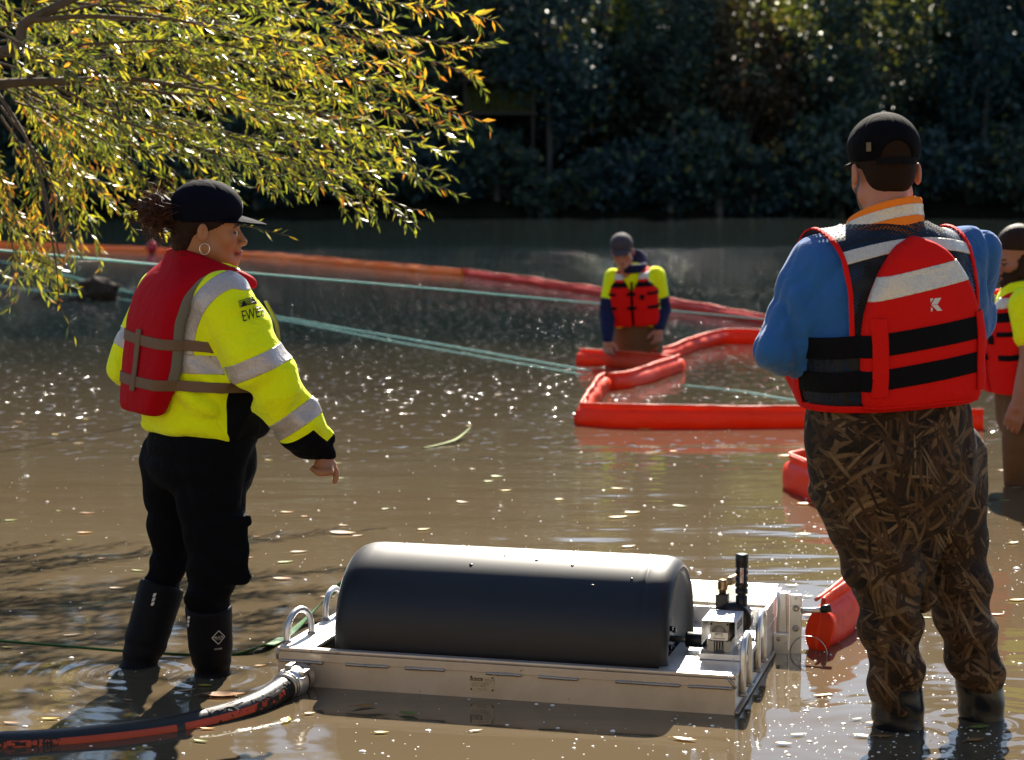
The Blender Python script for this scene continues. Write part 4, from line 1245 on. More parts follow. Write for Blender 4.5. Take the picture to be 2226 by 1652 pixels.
def head_sdf(q, s=1.0, neck=True):
    q = q / f32(s)
    Q = q.copy(); Q[:, 0] = np.abs(Q[:, 0])
    d = smin(ell(Q, (0, -0.010, 0.028), (0.073, 0.089, 0.086)), ell(Q, (0, 0.030, -0.045), (0.056, 0.056, 0.075)), 0.03)
    d = smin(d, cone(Q, (0.046, 0.0, -0.076), (0.014, 0.064, -0.110), 0.021, 0.017), 0.025)
    d = smin(d, ell(Q, (0.036, 0.058, -0.048), (0.022, 0.022, 0.022)), 0.02)
    d = smin(d, cone(Q, (0.006, 0.084, -0.010), (0.042, 0.067, -0.006), 0.009, 0.008), 0.012)
    d = smax(d, -ell(Q, (0.031, 0.095, -0.030), (0.017, 0.016, 0.011)), 0.010)
    d = smin(d, ell(Q, (0.031, 0.072, -0.030), (0.0145, 0.0125, 0.0115)), 0.003)
    d = smin(d, cone(Q, (0, 0.082, -0.018), (0, 0.104, -0.056), 0.007, 0.0115), 0.010)
    d = smin(d, ell(Q, (0.010, 0.096, -0.060), (0.008, 0.010, 0.007)), 0.005)
    d = smin(d, ell(Q, (0, 0.086, -0.075), (0.018, 0.010, 0.010)), 0.012)
    d = smin(d, ell(Q, (0, 0.092, -0.0825), (0.022, 0.0105, 0.0058)), 0.005)
    d = smin(d, ell(Q, (0, 0.090, -0.0940), (0.019, 0.0105, 0.0068)), 0.004)
    d = smin(d, ell(Q, (0, 0.077, -0.113), (0.022, 0.018, 0.016)), 0.015)
    ear = ell(Q, (0.077, -0.016, -0.030), (0.0078, 0.0155, 0.0265))
    ear = smax(ear, -ell(Q, (0.0865, -0.010, -0.028), (0.0072, 0.0095, 0.0165)), 0.003)
    d = smin(d, ear, 0.006)
    if neck: d = smin(d, cone(Q, (0, -0.022, -0.05), (0, -0.042, -0.19), 0.050, 0.055), 0.03)
    return d * f32(s)
def head_cols(q, skin, lips, hairc=None, beard=None, stubble=None):
    n = len(q)
    c = np.tile(np.asarray(skin), (n, 1)).astype(float)
    c *= (1 + 0.10 * wr(q.astype(f32), 3, (40, 40, 40)))[:, None]
    x, y, z = np.abs(q[:, 0]), q[:, 1], q[:, 2]
    lip = (((x / 0.021) ** 2 + ((z + 0.0885) / 0.0095) ** 2) < 1) & (y > 0.075)
    c[lip] = lips
    cheek = np.exp(-(((x - 0.04) / 0.02) ** 2 + ((z + 0.05) / 0.02) ** 2)) * (y > 0.03)
    c[:, 1] *= 1 - 0.18 * cheek; c[:, 2] *= 1 - 0.18 * cheek
    eye = (((x - 0.031) / 0.016) ** 2 + ((z + 0.029) / 0.0062) ** 2 < 1) & (y > 0.055)
    c[eye] = (0.018, 0.010, 0.007)
    brow = (np.abs(z + 0.009 + 0.1 * (x - 0.03)) < 0.0050) & (x > 0.010) & (x < 0.046) & (y > 0.055)
    c[brow] = hairc if hairc is not None else (0.02, 0.012, 0.008)
    if beard is not None:
        b = (z < -0.055 - 0.25 * (y - 0.03)) & (z > -0.14) & (y > 0.0) & ~lip & ~((z > -0.075) & (x < 0.03) & (y > 0.09))
        b |= (z < -0.02) & (z > -0.1) & (y > -0.005) & (y < 0.03) & (x > 0.05)
        c[b] = beard
    return c
def cap(fr, parent, org, mat, s=1.0, back_hole=False, brim_az=0.0, h=0.003, tilt=0.0, brim_mat=None):
    def crown(q):
        q = q / f32(s)
        d = ell(q, (0, -0.006, 0.030), (0.0825, 0.1010, 0.0855))
        front = ell(q, (0, 0.030, 0.042), (0.063, 0.060, 0.050))
        d = smin(d, front, 0.03)
        ph = np.arctan2(q[:, 0], q[:, 1] + 0.01); rr = np.sqrt(q[:, 0] ** 2 + (q[:, 1] + 0.01) ** 2)
        d = d + 0.0012 * np.exp(-((rr * np.sin(3 * ph) / 3) / 0.0022) ** 2)
        low = 0.000 + tilt * q[:, 1] - q[:, 2]
        d = smax(d, low, 0.004)
        d = smin(d, ell(q, (0, -0.008, 0.1155), (0.007, 0.007, 0.004)), 0.003)
        if back_hole: d = smax(d, -ell(q, (0, -0.12, -0.002), (0.047, 0.05, 0.047)), 0.004)
        return d * f32(s)
    V, Q = snets(crown, np.array((-0.1, -0.14, -0.03)) * s, np.array((0.1, 0.13, 0.14)) * s, h)
    c = part('cap', to_world(fr, V), Q, mat, parent, org)
    nu, nv = 17, 9; P = []
    for i in range(nu):
        a = (i / (nu - 1) - 0.5) * math.pi * 0.98
        for j in range(nv):
            t = j / (nv - 1)
            xi, yi = 0.070 * math.sin(a), 0.016 + 0.076 * math.cos(a)
            xo, yo = 0.071 * math.sin(a), 0.040 + 0.128 * math.cos(a) ** 0.85 if math.cos(a) > 0 else 0.04
            x, y = xi + (xo - xi) * t, yi + (yo - yi) * t
            P.append((x * s, y * s, (0.012 - 3.6 * x * x - 0.26 * max(0, y - 0.085) - 0.8 * max(0, y - 0.11) ** 2 + tilt * 0.09) * s))
    P = np.array(P); n = len(P)
    I = np.arange(n).reshape(nu, nv)
    Fq = np.stack([I[:-1, :-1], I[1:, :-1], I[1:, 1:], I[:-1, 1:]], -1).reshape(-1, 4)
    P2 = P - np.array((0, 0, 0.004 * s))
    F2 = np.concatenate([Fq, (Fq + n)[:, ::-1]])
    ed = np.concatenate([I[:, -1], ])
    side = np.stack([ed[:-1], ed[1:], ed[1:] + n, ed[:-1] + n], 1)
    part('brim', to_world(fr, np.vstack([P, P2])), np.concatenate([F2, side]), brim_mat or mat, c, org)
    return c

def hand_prims(w, d, n, L=0.085, curl=(0.5, 0.5, 0.5, 0.5), thumb=1, sc=1.0, tcurl=0.3):
    """w wrist, d towards the knuckles, n the side the fingers curl to; returns list of chains"""
    d = d / np.linalg.norm(d); n = n - d * n.dot(d); n /= np.linalg.norm(n); s = np.cross(d, n) * thumb
    out = [[(w, 0.024 * sc), (w + d * 0.03 * sc, 0.026 * sc)]]
    offs = (0.028, 0.010, -0.009, -0.026); lens = (0.072, 0.080, 0.074, 0.058)
    for k in range(4):
        kn = w + d * L * sc * (0.98 - 0.04 * abs(k - 1)) + s * offs[k] * sc
        out.append([(w + d * 0.02 * sc + s * offs[k] * 0.6 * sc, 0.016 * sc), (kn, 0.0125 * sc)])
        p = kn; a = curl[k] * 0.7; ch = [(p, 0.0105 * sc)]
        for j, fr_ in enumerate((0.45, 0.30, 0.25)):
            a += curl[k] * (0.5 if j == 0 else 1.0)
            p = p + (d * math.cos(a) + n * math.sin(a)) * lens[k] * fr_ * sc
            ch.append((p, (0.0098, 0.0088, 0.0075)[j] * sc))
        out.append(ch)
    b = w + d * 0.022 * sc + s * 0.022 * sc
    t1 = b + (d * 0.6 + s * 0.75 + n * tcurl) * 0.038 * sc
    t2 = t1 + (d * 0.75 + s * 0.25 + n * (0.3 + tcurl)) * 0.030 * sc
    t3 = t2 + (d * 0.75 + s * 0.0 + n * (0.5 + tcurl)) * 0.024 * sc
    out.append([(b, 0.017 * sc), (t1, 0.0125 * sc), (t2, 0.011 * sc), (t3, 0.009 * sc)])
    return out

def person(label, org):
    e = empty('person', org); tag(e, label, 'person', 'people working in the river')
    return e
def body_mesh(e, org, hf, hs, core, chains, skin, lips, h=0.004, bb=None, beard=None, hair=None, bare=None):
    """one continuous skin mesh: head, neck, trunk core, limbs, hands"""
    bx_ = [(c, box_of(c)) for c in chains]
    hb = (hf[0] - 0.30, hf[0] + 0.30)
    def fn(P):
        lo = P.min(0); hi = P.max(0)
        d = core(P)
        if near_box(hb, lo, hi): d = smin(d, head_sdf(loc(P, hf), hs), 0.03)
        for c, b in bx_:
            if near_box(b, lo, hi): d = smin(d, chain(P, c), 0.005)
        return d
    V, Q = snets(fn, bb[0], bb[1], h)
    q = loc(V.astype(f32), hf) / hs
    c = head_cols(q, skin, lips, hair, beard)
    far = q[:, 2] < -0.15
    c[far] = np.asarray(skin) * (1 + 0.10 * wr(V[far].astype(f32), 8, (60, 60, 60)))[:, None]
    return part('body', V, Q, M['skin'], e, org, True, c), V, Q
def garment(name, fn, bb, h, mat, e, org, it=1, disp=None):
    V, Q = snets(fn, bb[0], bb[1], h)
    V = relax(V, Q, it, 0.5)
    if disp is not None: V = V + vnorm(V, tris(Q)) * disp(V.astype(f32))[:, None]
    o = part(name, V, Q, mat, e, org) if name else None
    return V, tris(Q), o
def cut_part(name, V, T, fields, off, th, mat, parent, org):
    V2, T2 = clips(V, T, fields)
    if len(T2) < 4: print('EMPTY PART', name); return
    for a, b in islands(V2, T2): part(name, *rim(a, b, off, th), mat, parent, org)
def band(fr, axis, lo, hi):
    return [lambda P: loc(P, fr)[:, axis] - lo, lambda P: hi - loc(P, fr)[:, axis]]
def along(a, b):
    a = A3(a); b = A3(b); d = (b - a) / np.linalg.norm(b - a)
    return lambda P: (P - a) @ d
def bounds(pts, pad):
    p = np.array(pts); return p.min(0) - pad, p.max(0) + pad

# ================================================================== the woman
WY = 5.60
worg = wat(400, 1470); worg[2] = 0.0
wm = person('woman in yellow hi-vis sweatshirt, red life vest and navy cap, pointing down', worg)
wc = at(428, 900, WY)                       # trunk axis
wf = frame((wc[0], wc[1], 0.0), 32, 2.0)
Wj = dict(SR=at(487, 652, 5.46), ER=at(578, 812, 5.38), FR=at(640, 905, 5.42), WR=at(700, 982, 5.47),
          SL=at(362, 645, 5.74), EL=at(292, 795, 5.74), WL=at(420, 900, 5.90))
w_secs = [(0.672, 0.185, 0.155, 0, 0.0), (0.70, 0.203, 0.172, 0, 0.0), (0.78, 0.212, 0.172, 0, 0.005), (0.90, 0.203, 0.160, 0, 0.0), (1.00, 0.200, 0.150, 0, -0.005), (1.07, 0.182, 0.128, 0, -0.01), (1.125, 0.135, 0.098, 0, -0.01), (1.165, 0.080, 0.072, 0, 0.0), (1.19, 0.065, 0.065, 0, 0.0)]
def w_torso(P): return loft(loc(P, wf), w_secs)
def w_armR(P):
    d = chain(P, [(Wj['SR'], 0.082), (Wj['SR'] * 0.5 + Wj['ER'] * 0.5, 0.083), (Wj['ER'], 0.077), (Wj['FR'], 0.069)])
    d = smin(d, chain(P, [(Wj['FR'], 0.070), (Wj['FR'] * 0.4 + Wj['WR'] * 0.6, 0.062), (Wj['FR'] * 0.2 + Wj['WR'] * 0.8, 0.044)]), 0.02)
    return smin(d, chain(P, [(Wj['FR'] * 0.2 + Wj['WR'] * 0.8, 0.036), (Wj['WR'], 0.033)]), 0.012)
def w_armL(P): return chain(P, [(Wj['SL'], 0.085), (Wj['EL'], 0.078), (Wj['EL'] * 0.4 + Wj['WL'] * 0.6, 0.062), (Wj['WL'], 0.040)])
alR = along(Wj['SR'], Wj['ER']); alF = along(Wj['ER'], Wj['WR'])
def w_jacket(P):
    d = smin(smin(w_torso(P), w_armR(P), 0.05), w_armL(P), 0.04)
    q = loc(P, wf)
    low = np.clip((0.95 - q[:, 2]) * 5, 0, 1)
    d = d + 0.0045 * wr(P, 21, (16, 16, 24)) + 0.006 * low * np.sin(q[:, 2] * 70 + 3 * np.sin(q[:, 0] * 9 + q[:, 1] * 14)) * np.clip((q[:, 2] - 0.69) * 12, 0, 1)
    t = alR(P); far = np.clip((q[:, 0] - 0.14) * 14, 0, 1)
    d = d + far * (0.0095 * np.sin(t * 36 + 2.5 * np.sin(P[:, 1] * 20 + P[:, 0] * 11)) * np.clip(t * 4, 0, 1) + 0.003 * wr(P, 22, (30, 30, 30))) + 0.010 * crease(P, 23, (9, 9, 13)) * np.clip((1.1 - q[:, 2]) * 4, 0.15, 1)
    return d
bbW = bounds([Wj[k] for k in Wj] + [(wc[0], wc[1], 0.66), (wc[0], wc[1], 1.2)], 0.30); bbW[0][2] = 0.62; bbW[0][0] = wc[0] - 0.36
JV, JT, _ = garment(None, w_jacket, bbW, 0.0052, M['hivis'], wm, worg)
# black lower front and cuffs are cut out of the same garment
wdir = (Wj['WR'] - Wj['FR']) / np.linalg.norm(Wj['WR'] - Wj['FR'])
def fld_black(P):
    q = loc(P, wf)
    front = np.minimum(q[:, 1] + 0.022 - 0.5 * np.maximum(0.70 - q[:, 2], 0), 0.855 + 0.9 * (q[:, 1] + 0.02) - q[:, 2])
    front = np.minimum(front, 0.26 - q[:, 0])
    front = np.where(w_armR(P) < w_torso(P) - 0.01, -0.05, front)
    t = (P - A3(Wj['FR'])) @ A3(wdir)
    cuff = np.maximum(t - 0.098, np.minimum(t - 0.030, (P - A3(Wj['FR'])) @ A3((-0.45, -0.25, -0.75)) - 0.012))
    cuff = np.where(w_armR(P) < 0.05, cuff, -0.05)
    tl = (P - A3(Wj['WL'])) @ A3((Wj['WL'] - Wj['EL']) / np.linalg.norm(Wj['WL'] - Wj['EL']))
    return np.maximum(front, cuff)
V, T = clip(JV, JT, -fld_black(JV.astype(f32)).astype(float))
sw = part('sweatshirt', V, T, M['hivis'], wm, worg)
V, T = clip(JV, JT, fld_black(JV.astype(f32)).astype(float))
part('black_panel', V, T, M['black_fleece'], sw, worg)
# reflective bands
arm_only = lambda P: w_torso(P) - w_armR(P) - 0.01
ax = A3((0.62, 0.10, -0.78)); ax /= np.linalg.norm(ax)
def ring_band(p, axis, w, extra, name='reflective_band', V=None, T=None):
    axis = A3(axis) / np.linalg.norm(axis); p = A3(p)
    return cut_part(name, JV, JT, [lambda P: (P - p) @ axis + w / 2, lambda P: w / 2 - (P - p) @ axis] + extra, 0.0022, 0.003, M['silver'], sw, worg)
ring_band(at(557, 790, 5.4), (0.40, 0.05, -0.92), 0.050, [lambda P: 0.004 - w_armR(P) + 0.03, arm_only])
ring_band(at(645, 907, 5.42), (0.56, 0.05, -0.83), 0.050, [lambda P: 0.03 - w_armR(P), arm_only])
cut_part('reflective_band', JV, JT, band(wf, 2, 0.862, 0.912) + [lambda P: w_armR(P) - w_torso(P) - 0.004, lambda P: w_armL(P) - w_torso(P)], 0.0022, 0.003, M['silver'], sw, worg)
bl = np.array([at(a, b, 5.46) for a, b in ((540, 610), (505, 607), (470, 627), (440, 660), (418, 700), (408, 745), (406, 800))])[:, [0, 2]].astype(f32)
bl = spline(np.c_[bl, bl[:, :1] * 0], 5)[:, :2].astype(f32)
def brace(P):
    d = np.full(len(P), 9.0, f32); q = P[:, [0, 2]]
    for a, b in zip(bl[:-1], bl[1:]):
        ba = b - a; t = np.clip((q - a) @ ba / (ba @ ba), 0, 1)
        d = np.minimum(d, np.sqrt((((q - a) - t[:, None] * ba) ** 2).sum(1)))
    return 0.0245 - d
cut_part('reflective_band', JV, JT, [brace, lambda P: loc(P, wf)[:, 2] - 0.9125, lambda P: loc(P, wf)[:, 0] - 0.03], 0.0024, 0.003, M['silver'], sw, worg)
ring_band(Wj['EL'] * 0.7 + Wj['SL'] * 0.3, Wj['EL'] - Wj['SL'], 0.050, [lambda P: w_torso(P) - w_armL(P), lambda P: 0.03 - w_armL(P)])

# life vest: foam back panel and collar
def w_vest(P):
    q = loc(P, wf)
    t = loft(q, w_secs, 2.6)
    thick = 0.046 + 0.010 * np.clip((1.05 - q[:, 2]) * 4, 0, 1)
    d = smax(t - thick, -(t + 0.004), 0.02)
    top = np.clip((q[:, 2] - 1.00) / 0.10, 0, 1)
    d = smax(d, np.abs(q[:, 0]) - (0.150 + 0.012 * np.sin(q[:, 2] * 7) + 0.0 * top), 0.03)
    front = q[:, 1] - (-0.035 + 0.125 * top ** 1.5)
    d = smax(d, front, 0.025)
    d = smax(d, 0.740 - q[:, 2] + 2.2 * np.maximum(np.abs(q[:, 0]) - 0.10, 0), 0.03)
    d = smax(d, 0.070 - np.sqrt(q[:, 0] ** 2 + (q[:, 1] - 0.015) ** 2), 0.02)
    d = smax(d, q[:, 2] - (1.196 - 0.40 * (q[:, 1] + 0.085)), 0.02)
    return d + 0.003 * wr(P, 31, (14, 14, 20))
V, T, vest = garment('life_vest', w_vest, bbW, 0.005, M['red_vest'], wm, worg, 2)
def w_union(P): return np.minimum(smin(w_vest(P), w_torso(P) - 0.004, 0.02), w_jacket(P))
UV, UT, _ = garment(None, lambda P: smin(w_vest(P), np.minimum(w_torso(P) - 0.002, w_jacket(P)), 0.012), bbW, 0.006, None, wm, worg)
not_arm = [lambda P: w_armR(P) - 0.012, lambda P: w_armL(P) - 0.002]
def sband(z0, slope, w): 
    return [lambda P: 0.085 - w_torso(P), lambda P: loc(P, wf)[:, 2] - (z0 + slope * loc(P, wf)[:, 0]) + w / 2, lambda P: w / 2 - (loc(P, wf)[:, 2] - (z0 + slope * loc(P, wf)[:, 0]))]
for z0, sl in ((0.948, -0.06), (0.832, -0.03)):
    cut_part('vest_strap', UV, UT, sband(z0, sl, 0.029) + not_arm, 0.004, 0.004, M['webbing'], vest, worg)
cut_part('strap_keeper', UV, UT, [lambda P: loc(P, wf)[:, 0] - 0.005, lambda P: 0.033 - loc(P, wf)[:, 0], lambda P: -loc(P, wf)[:, 1], lambda P: loc(P, wf)[:, 2] - 0.805, lambda P: 0.975 - loc(P, wf)[:, 2]], 0.0075, 0.004, M['webbing'], vest, worg)
cut_part('edge_trim', V, T, [lambda P: loc(P, wf)[:, 0] - 0.135, lambda P: -0.0 - loc(P, wf)[:, 1] + 0.02, lambda P: w_torso(P) - 0.004, lambda P: 0.034 - w_torso(P), lambda P: loc(P, wf)[:, 2] - 0.78], 0.002, 0.002, M['grey_trim'], vest, worg)
# chest strap and buckle at the front
P = spline([tow(wf, (0.13, 0.12, 1.06)), tow(wf, (0.115, 0.160, 1.0)), tow(wf, (0.10, 0.176, 0.94)), tow(wf, (0.09, 0.172, 0.90))], 6)
part('chest_strap', *tube(P, 0.008, 6, True, 0.25), M['grey_trim'], vest, worg)
# sleeve logo
bv = bvh_of(JV, JT)
lo = at(522, 702, 5.30); xa = np.array((0.965, 0.0, 0.26)); ya = np.array((-0.26, 0, 0.965))
V2, F2 = text2d('EWEB', 0.036, 'LEFT', 0.0); V2[:, 0] *= 0.62; V2[:, 1] *= 1.15
lg = part('logo_lettering', *decal(V2, F2, lo, xa, ya, bv), M['ink'], sw, worg, smooth=False)
mb = MB()
for k in range(5):
    z = 0.0385 + k * 0.0042
    n = 10; xx = np.linspace(0.0, 0.062, n)
    g = np.concatenate([np.stack([xx, np.full(n, z), 0 * xx], 1), np.stack([xx, np.full(n, z + 0.0018), 0 * xx], 1)])
    mb.add(g, [(i, i + 1, n + i + 1, n + i) for i in range(n - 1)])
for x0, w, hh in ((0.012, 0.016, 0.016), (0.030, 0.022, 0.022), (0.050, 0.016, 0.018), (0.040, 0.012, 0.013)):
    mb.add(np.array(((x0 - w / 2, 0.0385, 0), (x0 + w / 2, 0.0385, 0), (x0 + 0.002, 0.0385 + hh, 0), (x0 - 0.002, 0.0385 + hh * 0.8, 0))), [(0, 1, 2, 3)])
g, gf = mb.get()
part('logo_mountains', *decal(g, gf, lo, xa, ya, bv, 0.0022), M['ink'], sw, worg, smooth=False)

# trousers and boots
Wl = dict(HR=at(458, 1000, 5.52), KR=at(462, 1205, 5.48), BR=at(452, 1330, 5.50), AR=at(463, 1470, 5.54),
          HL=at(378, 1000, 5.70), KL=at(374, 1200, 5.72), BL=at(345, 1300, 5.70), AL=at(296, 1465, 5.64))
def w_pants(P):
    q = loc(P, wf)
    hip = loft(q, [(0.52, 0.12, 0.12, 0, 0), (0.58, 0.168, 0.140, 0, -0.01), (0.64, 0.172, 0.145, 0, -0.01), (0.70, 0.165, 0.138, 0, 0), (0.74, 0.16, 0.13, 0, 0)], 2.3, 0.03)
    a = chain(P, [(Wl['HR'], 0.102), (Wl['HR'] * 0.5 + Wl['KR'] * 0.5, 0.095), (Wl['KR'], 0.075), (Wl['KR'] * 0.2 + Wl['BR'] * 0.8, 0.064), (Wl['BR'], 0.050)])
    b = chain(P, [(Wl['HL'], 0.096), (Wl['HL'] * 0.5 + Wl['KL'] * 0.5, 0.082), (Wl['KL'], 0.064), (Wl['KL'] * 0.3 + Wl['BL'] * 0.7, 0.056), (Wl['BL'], 0.045)])
    d = smin(smin(hip, a, 0.05), smin(hip, b, 0.05), 0.02)
    pk = rbox(P, at(506, 1195, 5.45), (0.046, 0.020, 0.095), 0.018, np.array(((0.9, 0.43, 0), (-0.43, 0.9, 0), (0, 0, 1))).T)
    fl = rbox(P, at(508, 1130, 5.45), (0.052, 0.026, 0.020), 0.012, np.array(((0.9, 0.43, 0), (-0.43, 0.9, 0), (0, 0, 1))).T)
    d = smin(d, smin(pk, fl, 0.004), 0.012)
    low = np.clip((0.42 - P[:, 2]) * 4, 0, 1)
    fold = np.sin(P[:, 2] * 75 + 2.8 * np.sin(P[:, 0] * 16 + P[:, 1] * 13) + 1.5 * np.sin(P[:, 0] * 31))
    return d + 0.004 * wr(P, 41, (14, 14, 18)) + 0.006 * low * fold + 0.0012 * fold + 0.009 * crease(P, 42, (10, 10, 13))
bbP = bounds([Wl[k] for k in Wl] + [(wc[0], wc[1], 0.75)], 0.24); bbP[0][2] = 0.10; bbP[1][2] = 0.72
garment('trousers', w_pants, bbP, 0.0055, M['trousers'], wm, worg)
for side, (k, b, a, lab) in enumerate((('KR', 'BR', 'AR', 'R'), ('KL', 'BL', 'AL', 'L'))):
    B, A = Wl[b], Wl[a]; top = B + (Wl[k] - B) * (0.12 if side == 0 else 0.30)
    ft = A + np.array((0.0, 0.0, -0.17)); toe = ft + np.array((0.15, 0.06, -0.03))
    def bootf(P, B=B, A=A, top=top, ft=ft, toe=toe):
        d = chain(P, [(top, 0.066), (B * 0.45 + A * 0.55, 0.062), (B * 0.15 + A * 0.85, 0.051), (A, 0.054), (ft, 0.056), (toe, 0.046)])
        t = (P - A3(top)) @ A3((A - top) / np.linalg.norm(A - top))
        d = smax(d, -(t + 0.0), 0.006)
        return smax(d, -P[:, 2] - 0.25, 0.01) + 0.0018 * wr(P, 51, (20, 20, 30)) + 0.0025 * np.sin(P[:, 2] * 120) * np.clip((0.12 - P[:, 2]) * 9, 0, 1)
    V, T, bo = garment('boot', bootf, bounds([top, ft, toe], 0.10), 0.005, M['boot'], wm, worg)
    bvb = bvh_of(V, T)
    if side == 0:
        o0 = at(481, 1392, 5.42); X = np.array((0.93, 0.33, 0.0)) / 0.987; Z = np.array((0, 0, 1.0))
        mb = MB(); a_ = 0.019
        cor = [(0, -a_ * 1.05), (a_, 0), (0, a_ * 1.05), (-a_, 0)]
        for i in range(4):
            p, q = np.array(cor[i]), np.array(cor[(i + 1) % 4]); dd = (q - p) / np.linalg.norm(q - p); nn_ = np.array((-dd[1], dd[0])) * 0.0009
            ts = np.linspace(0, 1, 6)[:, None]
            l1 = p + (q - p) * ts + nn_; l2 = p + (q - p) * ts - nn_
            g = np.concatenate([np.c_[l1, np.zeros(6)], np.c_[l2, np.zeros(6)]])
            mb.add(g, [(i_, i_ + 1, 6 + i_ + 1, 6 + i_) for i_ in range(5)])
        for tx, sz, dz in (('MUCK', 0.0105, -0.0035), ('BOOT COMPANY', 0.0032, -0.0075), ('CHORE', 0.0068, -0.036)):
            V2, F2 = text2d(tx, sz, 'CENTER'); V2[:, 1] += dz; mb.add(V2, F2)
        g, gf = mb.get()
        part('boot_logo', *decal(g, gf, o0, X, Z, bvb), M['white_print'], bo, worg, smooth=False)
        o1 = at(407, 1345, 5.44)
    else:
        o1 = at(335, 1293, 5.63)
    for j in range(3):
        V2 = np.array(((-0.004, -0.006 - j * 0.0125, 0), (0.004, -0.006 - j * 0.0125, 0), (0.006, 0.004 - j * 0.0125, 0), (-0.002, 0.004 - j * 0.0125, 0)))
        W = decal(V2, [(0, 1, 2, 3)], o1, (1, 0, 0), (0.2, 0, 0.98), bvb, 0.0025)
        part('pull_tab', *W, M['white_print'], bo, worg, smooth=False)

# head, neck, core, hands
WHS = 1.0
whf = frame(at(449, 480, 5.58), 13, 2.0, 2.0)
rh = []   # right hand, index finger pointing down
ww = Wj['WR']
kn = [at(722, 1010, 5.47), at(716, 1016, 5.455), at(707, 1018, 5.445), at(699, 1017, 5.44)]
for k, p in enumerate(kn):
    rh.append([(ww + (p - ww) * 0.15, 0.017), (p, 0.0120)])
rh.append([(kn[0], 0.0108), (at(729, 1024, 5.46), 0.0098), (at(731, 1036, 5.455), 0.0088), (at(728, 1047, 5.45), 0.0072)])
rh.append([(kn[1], 0.0108), (at(719, 1027, 5.43), 0.0098), (at(708, 1029, 5.425), 0.0088), (at(702, 1025, 5.43), 0.008)])
rh.append([(kn[2], 0.0105), (at(708, 1028, 5.425), 0.0095), (at(698, 1030, 5.42), 0.0085), (at(692, 1026, 5.425), 0.008)])
rh.append([(kn[3], 0.0100), (at(698, 1026, 5.425), 0.0090), (at(690, 1027, 5.42), 0.0080), (at(685, 1024, 5.425), 0.0075)])
rh.append([(at(697, 1000, 5.47), 0.0150), (at(691, 1013, 5.475), 0.0115), (at(686, 1021, 5.47), 0.0100), (at(680, 1019, 5.465), 0.0085)])
rh.append([(Wj['FR'], 0.028), (ww, 0.024)])
lh = hand_prims(Wj['WL'], Wj['WL'] - Wj['EL'], np.array((0.3, -0.8, -0.2)), curl=(0.5, 0.6, 0.6, 0.6))
chains = rh + lh + [[(Wj['SR'], 0.045), (Wj['ER'], 0.032), (Wj['FR'], 0.028)], [(Wj['SL'], 0.045), (Wj['EL'], 0.032), (Wj['WL'], 0.024)],
                    [(Wl['HR'], 0.060), (Wl['KR'], 0.036), (Wl['AR'], 0.028), (Wl['AR'] - np.array((0, 0, 0.17)), 0.035), (Wl['AR'] + np.array((0.1, 0.05, -0.19)), 0.025)], [(Wl['HL'], 0.055), (Wl['KL'], 0.030), (Wl['AL'], 0.028), (Wl['AL'] - np.array((0, 0, 0.17)), 0.035), (Wl['AL'] + np.array((0.1, 0.05, -0.19)), 0.025)]]
wcore_secs = [(0.52, 0.12, 0.10, 0, 0), (0.62, 0.15, 0.11, 0, 0), (0.80, 0.135, 0.10, 0, 0), (1.0, 0.15, 0.105, 0, 0), (1.08, 0.14, 0.09, 0, -0.01), (1.13, 0.08, 0.07, 0, -0.01), (1.17, 0.056, 0.056, 0, 0.0)]
bb = bounds([Wj[k] for k in Wj] + [Wl[k] for k in Wl] + [whf[0] + np.array((0, 0, 0.02)), at(728, 1047, 5.45)], 0.15); bb[0][2] = -0.27
body_mesh(wm, worg, whf, WHS, lambda P: loft(loc(P, wf), wcore_secs), chains, (0.36, 0.155, 0.068), (0.24, 0.06, 0.045), 0.0036, bb, None, (0.02, 0.011, 0.007))
for sx in (-1, 1):
    V, F = lathe([(0.0005, 0.0128), (0.004, 0.0122), (0.008, 0.0100), (0.0115, 0.0055), (0.0125, 0)], (0, 0, 0), (0, 1, 0), 12)
    ew = part('eye', to_world(whf, (V + np.array((sx * 0.031, 0.0738, -0.030))) * WHS), F, M['eye_white'], wm, worg)
    V, F = lathe([(0.0003, 0.0137), (0.003, 0.0134), (0.0056, 0.0122)], (0, 0, 0), (0.1, 1, 0), 12)
    part('iris', to_world(whf, (V + np.array((sx * 0.031, 0.0738, -0.030))) * WHS), F, M['eye'], ew, worg)
# hair: scalp shell, bun, wisps
def w_hair(q):
    q = q / f32(WHS)
    d = ell(q, (0, -0.011, 0.024), (0.0770, 0.0935, 0.089))
    x = np.abs(q[:, 0])
    line = q[:, 1] - (-0.022 + np.clip((q[:, 2] + 0.034) * 3.2, 0, 0.115))
    d = smax(d, line, 0.012)
    nape = ell(q, (0, -0.062, -0.055), (0.050, 0.036, 0.050))
    d = smin(d, smax(nape, line, 0.01), 0.03)
    bun = ell(q, (0, -0.136, 0.022), (0.046, 0.052, 0.048))
    a = np.arctan2(q[:, 2] - 0.02, q[:, 1] + 0.133)
    bun = bun + 0.0035 * np.sin(a * 9 + q[:, 0] * 120) + 0.004 * wr(q, 61, (70, 70, 70))
    d = smin(d, bun, 0.012)
    return (d + 0.0006 * np.sin(q[:, 2] * 520 + q[:, 1] * 420 + 5 * wr(q, 62, (30, 30, 30)))) * f32(WHS)
V, Q = snets(w_hair, np.array((-0.1, -0.21, -0.13)) * WHS, np.array((0.1, 0.12, 0.14)) * WHS, 0.0026)
hr = part('hair', to_world(whf, V), Q, M['hair_dark'], wm, worg)
mb = MB(); rr = np.random.default_rng(5)
